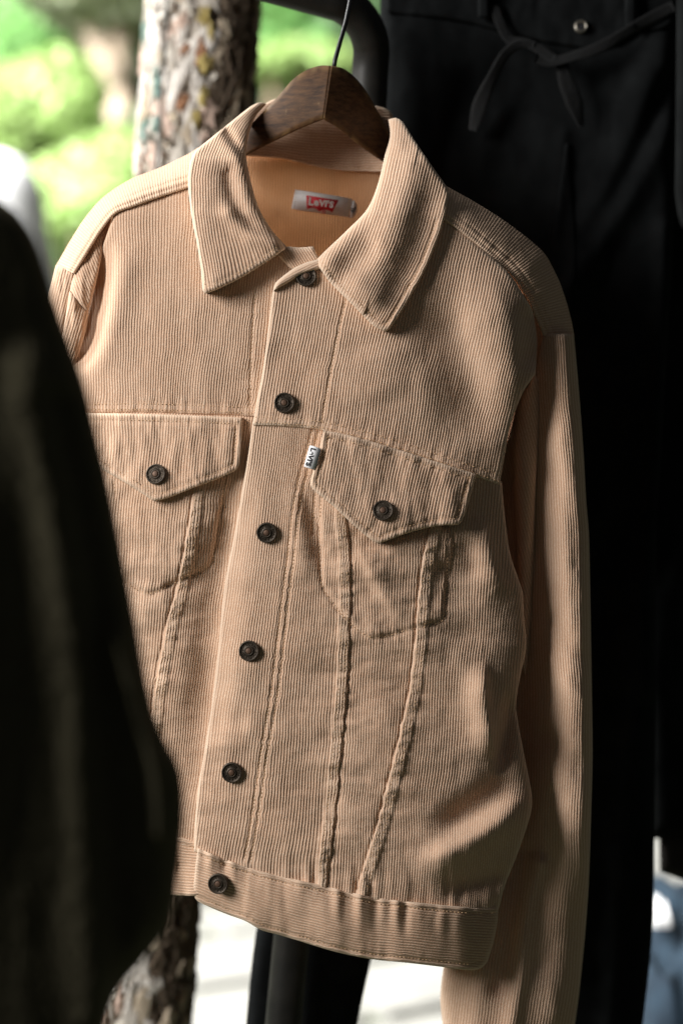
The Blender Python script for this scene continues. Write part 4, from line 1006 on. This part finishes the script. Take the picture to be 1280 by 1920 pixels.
# a dense clipped hedge closes the garden
hd = empty('garden_hedge', (-1.0, 13.0, 0), 'long blurred green hedge closing the garden at the back', 'hedge')
r_ = np.random.default_rng(5); cnt = 80000
p = np.stack([r_.uniform(-12, 8, cnt), 13 + r_.normal(0, .18, cnt), r_.uniform(0, 6.5, cnt)], 1); p[:, 1] += .5 * fbm(p[:, 0] * 1.1, p[:, 2] * 1.1, 3)
a = r_.normal(size=(cnt, 3)); a /= np.linalg.norm(a, axis=1)[:, None]; b = np.cross(a, r_.normal(size=(cnt, 3))); b /= np.linalg.norm(b, axis=1)[:, None]; s_ = .07
new_mesh('foliage', np.stack([p - a * s_, p + b * s_ * .5, p + a * s_, p - b * s_ * .5], 1).reshape(-1, 3), np.arange(cnt * 4).reshape(-1, 4), LG[0], hd, smooth=False)
new_mesh('branches', [(-12, 13.5, -.1), (8, 13.5, -.1), (8, 13.5, 6.4), (-12, 13.5, 6.4), (-12, 13.9, -.1), (8, 13.9, -.1), (8, 13.9, 6.4), (-12, 13.9, 6.4)],
         [(0, 1, 2, 3), (5, 4, 7, 6), (1, 5, 6, 2), (4, 0, 3, 7), (3, 2, 6, 7)], plain('hedge_core', (0.05, 0.08, 0.03), 0.9), hd, smooth=False)
# white rounded cover at the left edge
wm = plain('cover_white_cloth', (0.86, 0.86, 0.87), 0.7, 0, 8, (0.80, 0.80, 0.82))
c = np.array(at(-30, 560, 5.2)); cv = MB(); prof = []
for i in range(15):
    a = i / 14 * math.pi / 2; prof.append((0.205 * math.cos(a) ** .7 + 1e-4, 0.20 * math.sin(a)))
H0 = c[2] + .28
full = [(0.22, 0.0), (0.225, 0.3), (0.215, 0.8), (0.208, H0)] + [(r0, H0 + z0) for r0, z0 in prof[1:]]
cv.lathe(full, 48, ((c[0], c[1], 0), (1, 0, 0), (0, 1, 0), (0, 0, 1)))
o = cv.build('cloth_cover', wm); tag(o, 'white sunlit rounded cloth cover at the left edge behind the wool coat', 'cover')

# ------------------------------------------------------------------ blue jeans heaped at lower right
DEN = plain('denim_blue', (0.006, 0.018, 0.034), 0.9, 0, 25, (0.013, 0.034, 0.058), 0.5, 700, 0.001)
table = empty('display_table', at(1330, 1990, 2.3), 'dark wooden table under the blue jeans at the lower right', 'table')
DW = plain('table_dark_wood', (0.05, 0.04, 0.035), 0.7, 0, 20, (0.08, 0.065, 0.055))
zt = at(0, 1890, 2.2)[2]; tx = at(1185, 0, 2.2)[0]
tp_ = bpy.data.objects.new('table_top', box_mesh('table_top', 0.8, 0.7, 0.04, .006, DW)); COL.objects.link(tp_); tp_.parent = table
tp_.location = Vector((tx + .42, 2.45, zt - .02)) - Vector(table.location)
for sx in (-.36, .36):
    for sy in (-.3, .3):
        lg = bpy.data.objects.new('leg', box_mesh('leg', .05, .05, zt - .04, .004, DW)); COL.objects.link(lg); lg.parent = table
        lg.location = Vector((tx + .42 + sx, 2.45 + sy, (zt - .04) / 2)) - Vector(table.location)
def heap(name, label, px, py, d, sx, sy, sz, material, seed, cat='jeans'):
    n, k = 60, 40; u, v = np.meshgrid(np.linspace(-1, 1, n), np.linspace(-1, 1, k))
    c = np.array(at(px, py, d)); env = np.power(np.clip(1 - np.abs(u) ** 4, 0, 1), .5) * np.power(np.clip(1 - np.abs(v) ** 4, 0, 1), .5)
    wv = fbm(u * 2.2 + seed, v * 2.2, seed); z = env * (sz + .45 * sz * wv + .12 * sz * np.sin(u * 7 + v * 3 + seed))
    X = c[0] + u * sx * (1 + .06 * vnoise(u * 0 + 2, v * 3, seed)); Y = c[1] + v * sy; Z = c[2] + z
    ctr = np.stack([X, Y, Z], -1).reshape(-1, 3); bot = ctr.copy(); bot[:, 2] = c[2]
    idx = np.arange(n * k).reshape(k, n); q = np.stack([idx[:-1, :-1], idx[:-1, 1:], idx[1:, 1:], idx[1:, :-1]], -1).reshape(-1, 4)
    o = new_mesh(name, np.concatenate([ctr, bot]), np.concatenate([q, q[:, ::-1] + n * k]), material); tag(o, label, cat); return o
heap('folded_jeans', 'blue denim jeans heaped on the table at the lower right corner', 1290, 1888, 2.25, .10, .22, .115, DEN, 3)
heap('folded_jeans', 'upper blue denim jeans lying across the heap at the lower right', 1300, 1750, 2.38, .10, .16, .060, DEN, 9)
heap('white_cloth', 'small white cloth lying on the blue jeans at the lower right', 1230, 1722, 2.22, .012, .05, .024, wm, 5, 'cloth')
print('plates', npl)
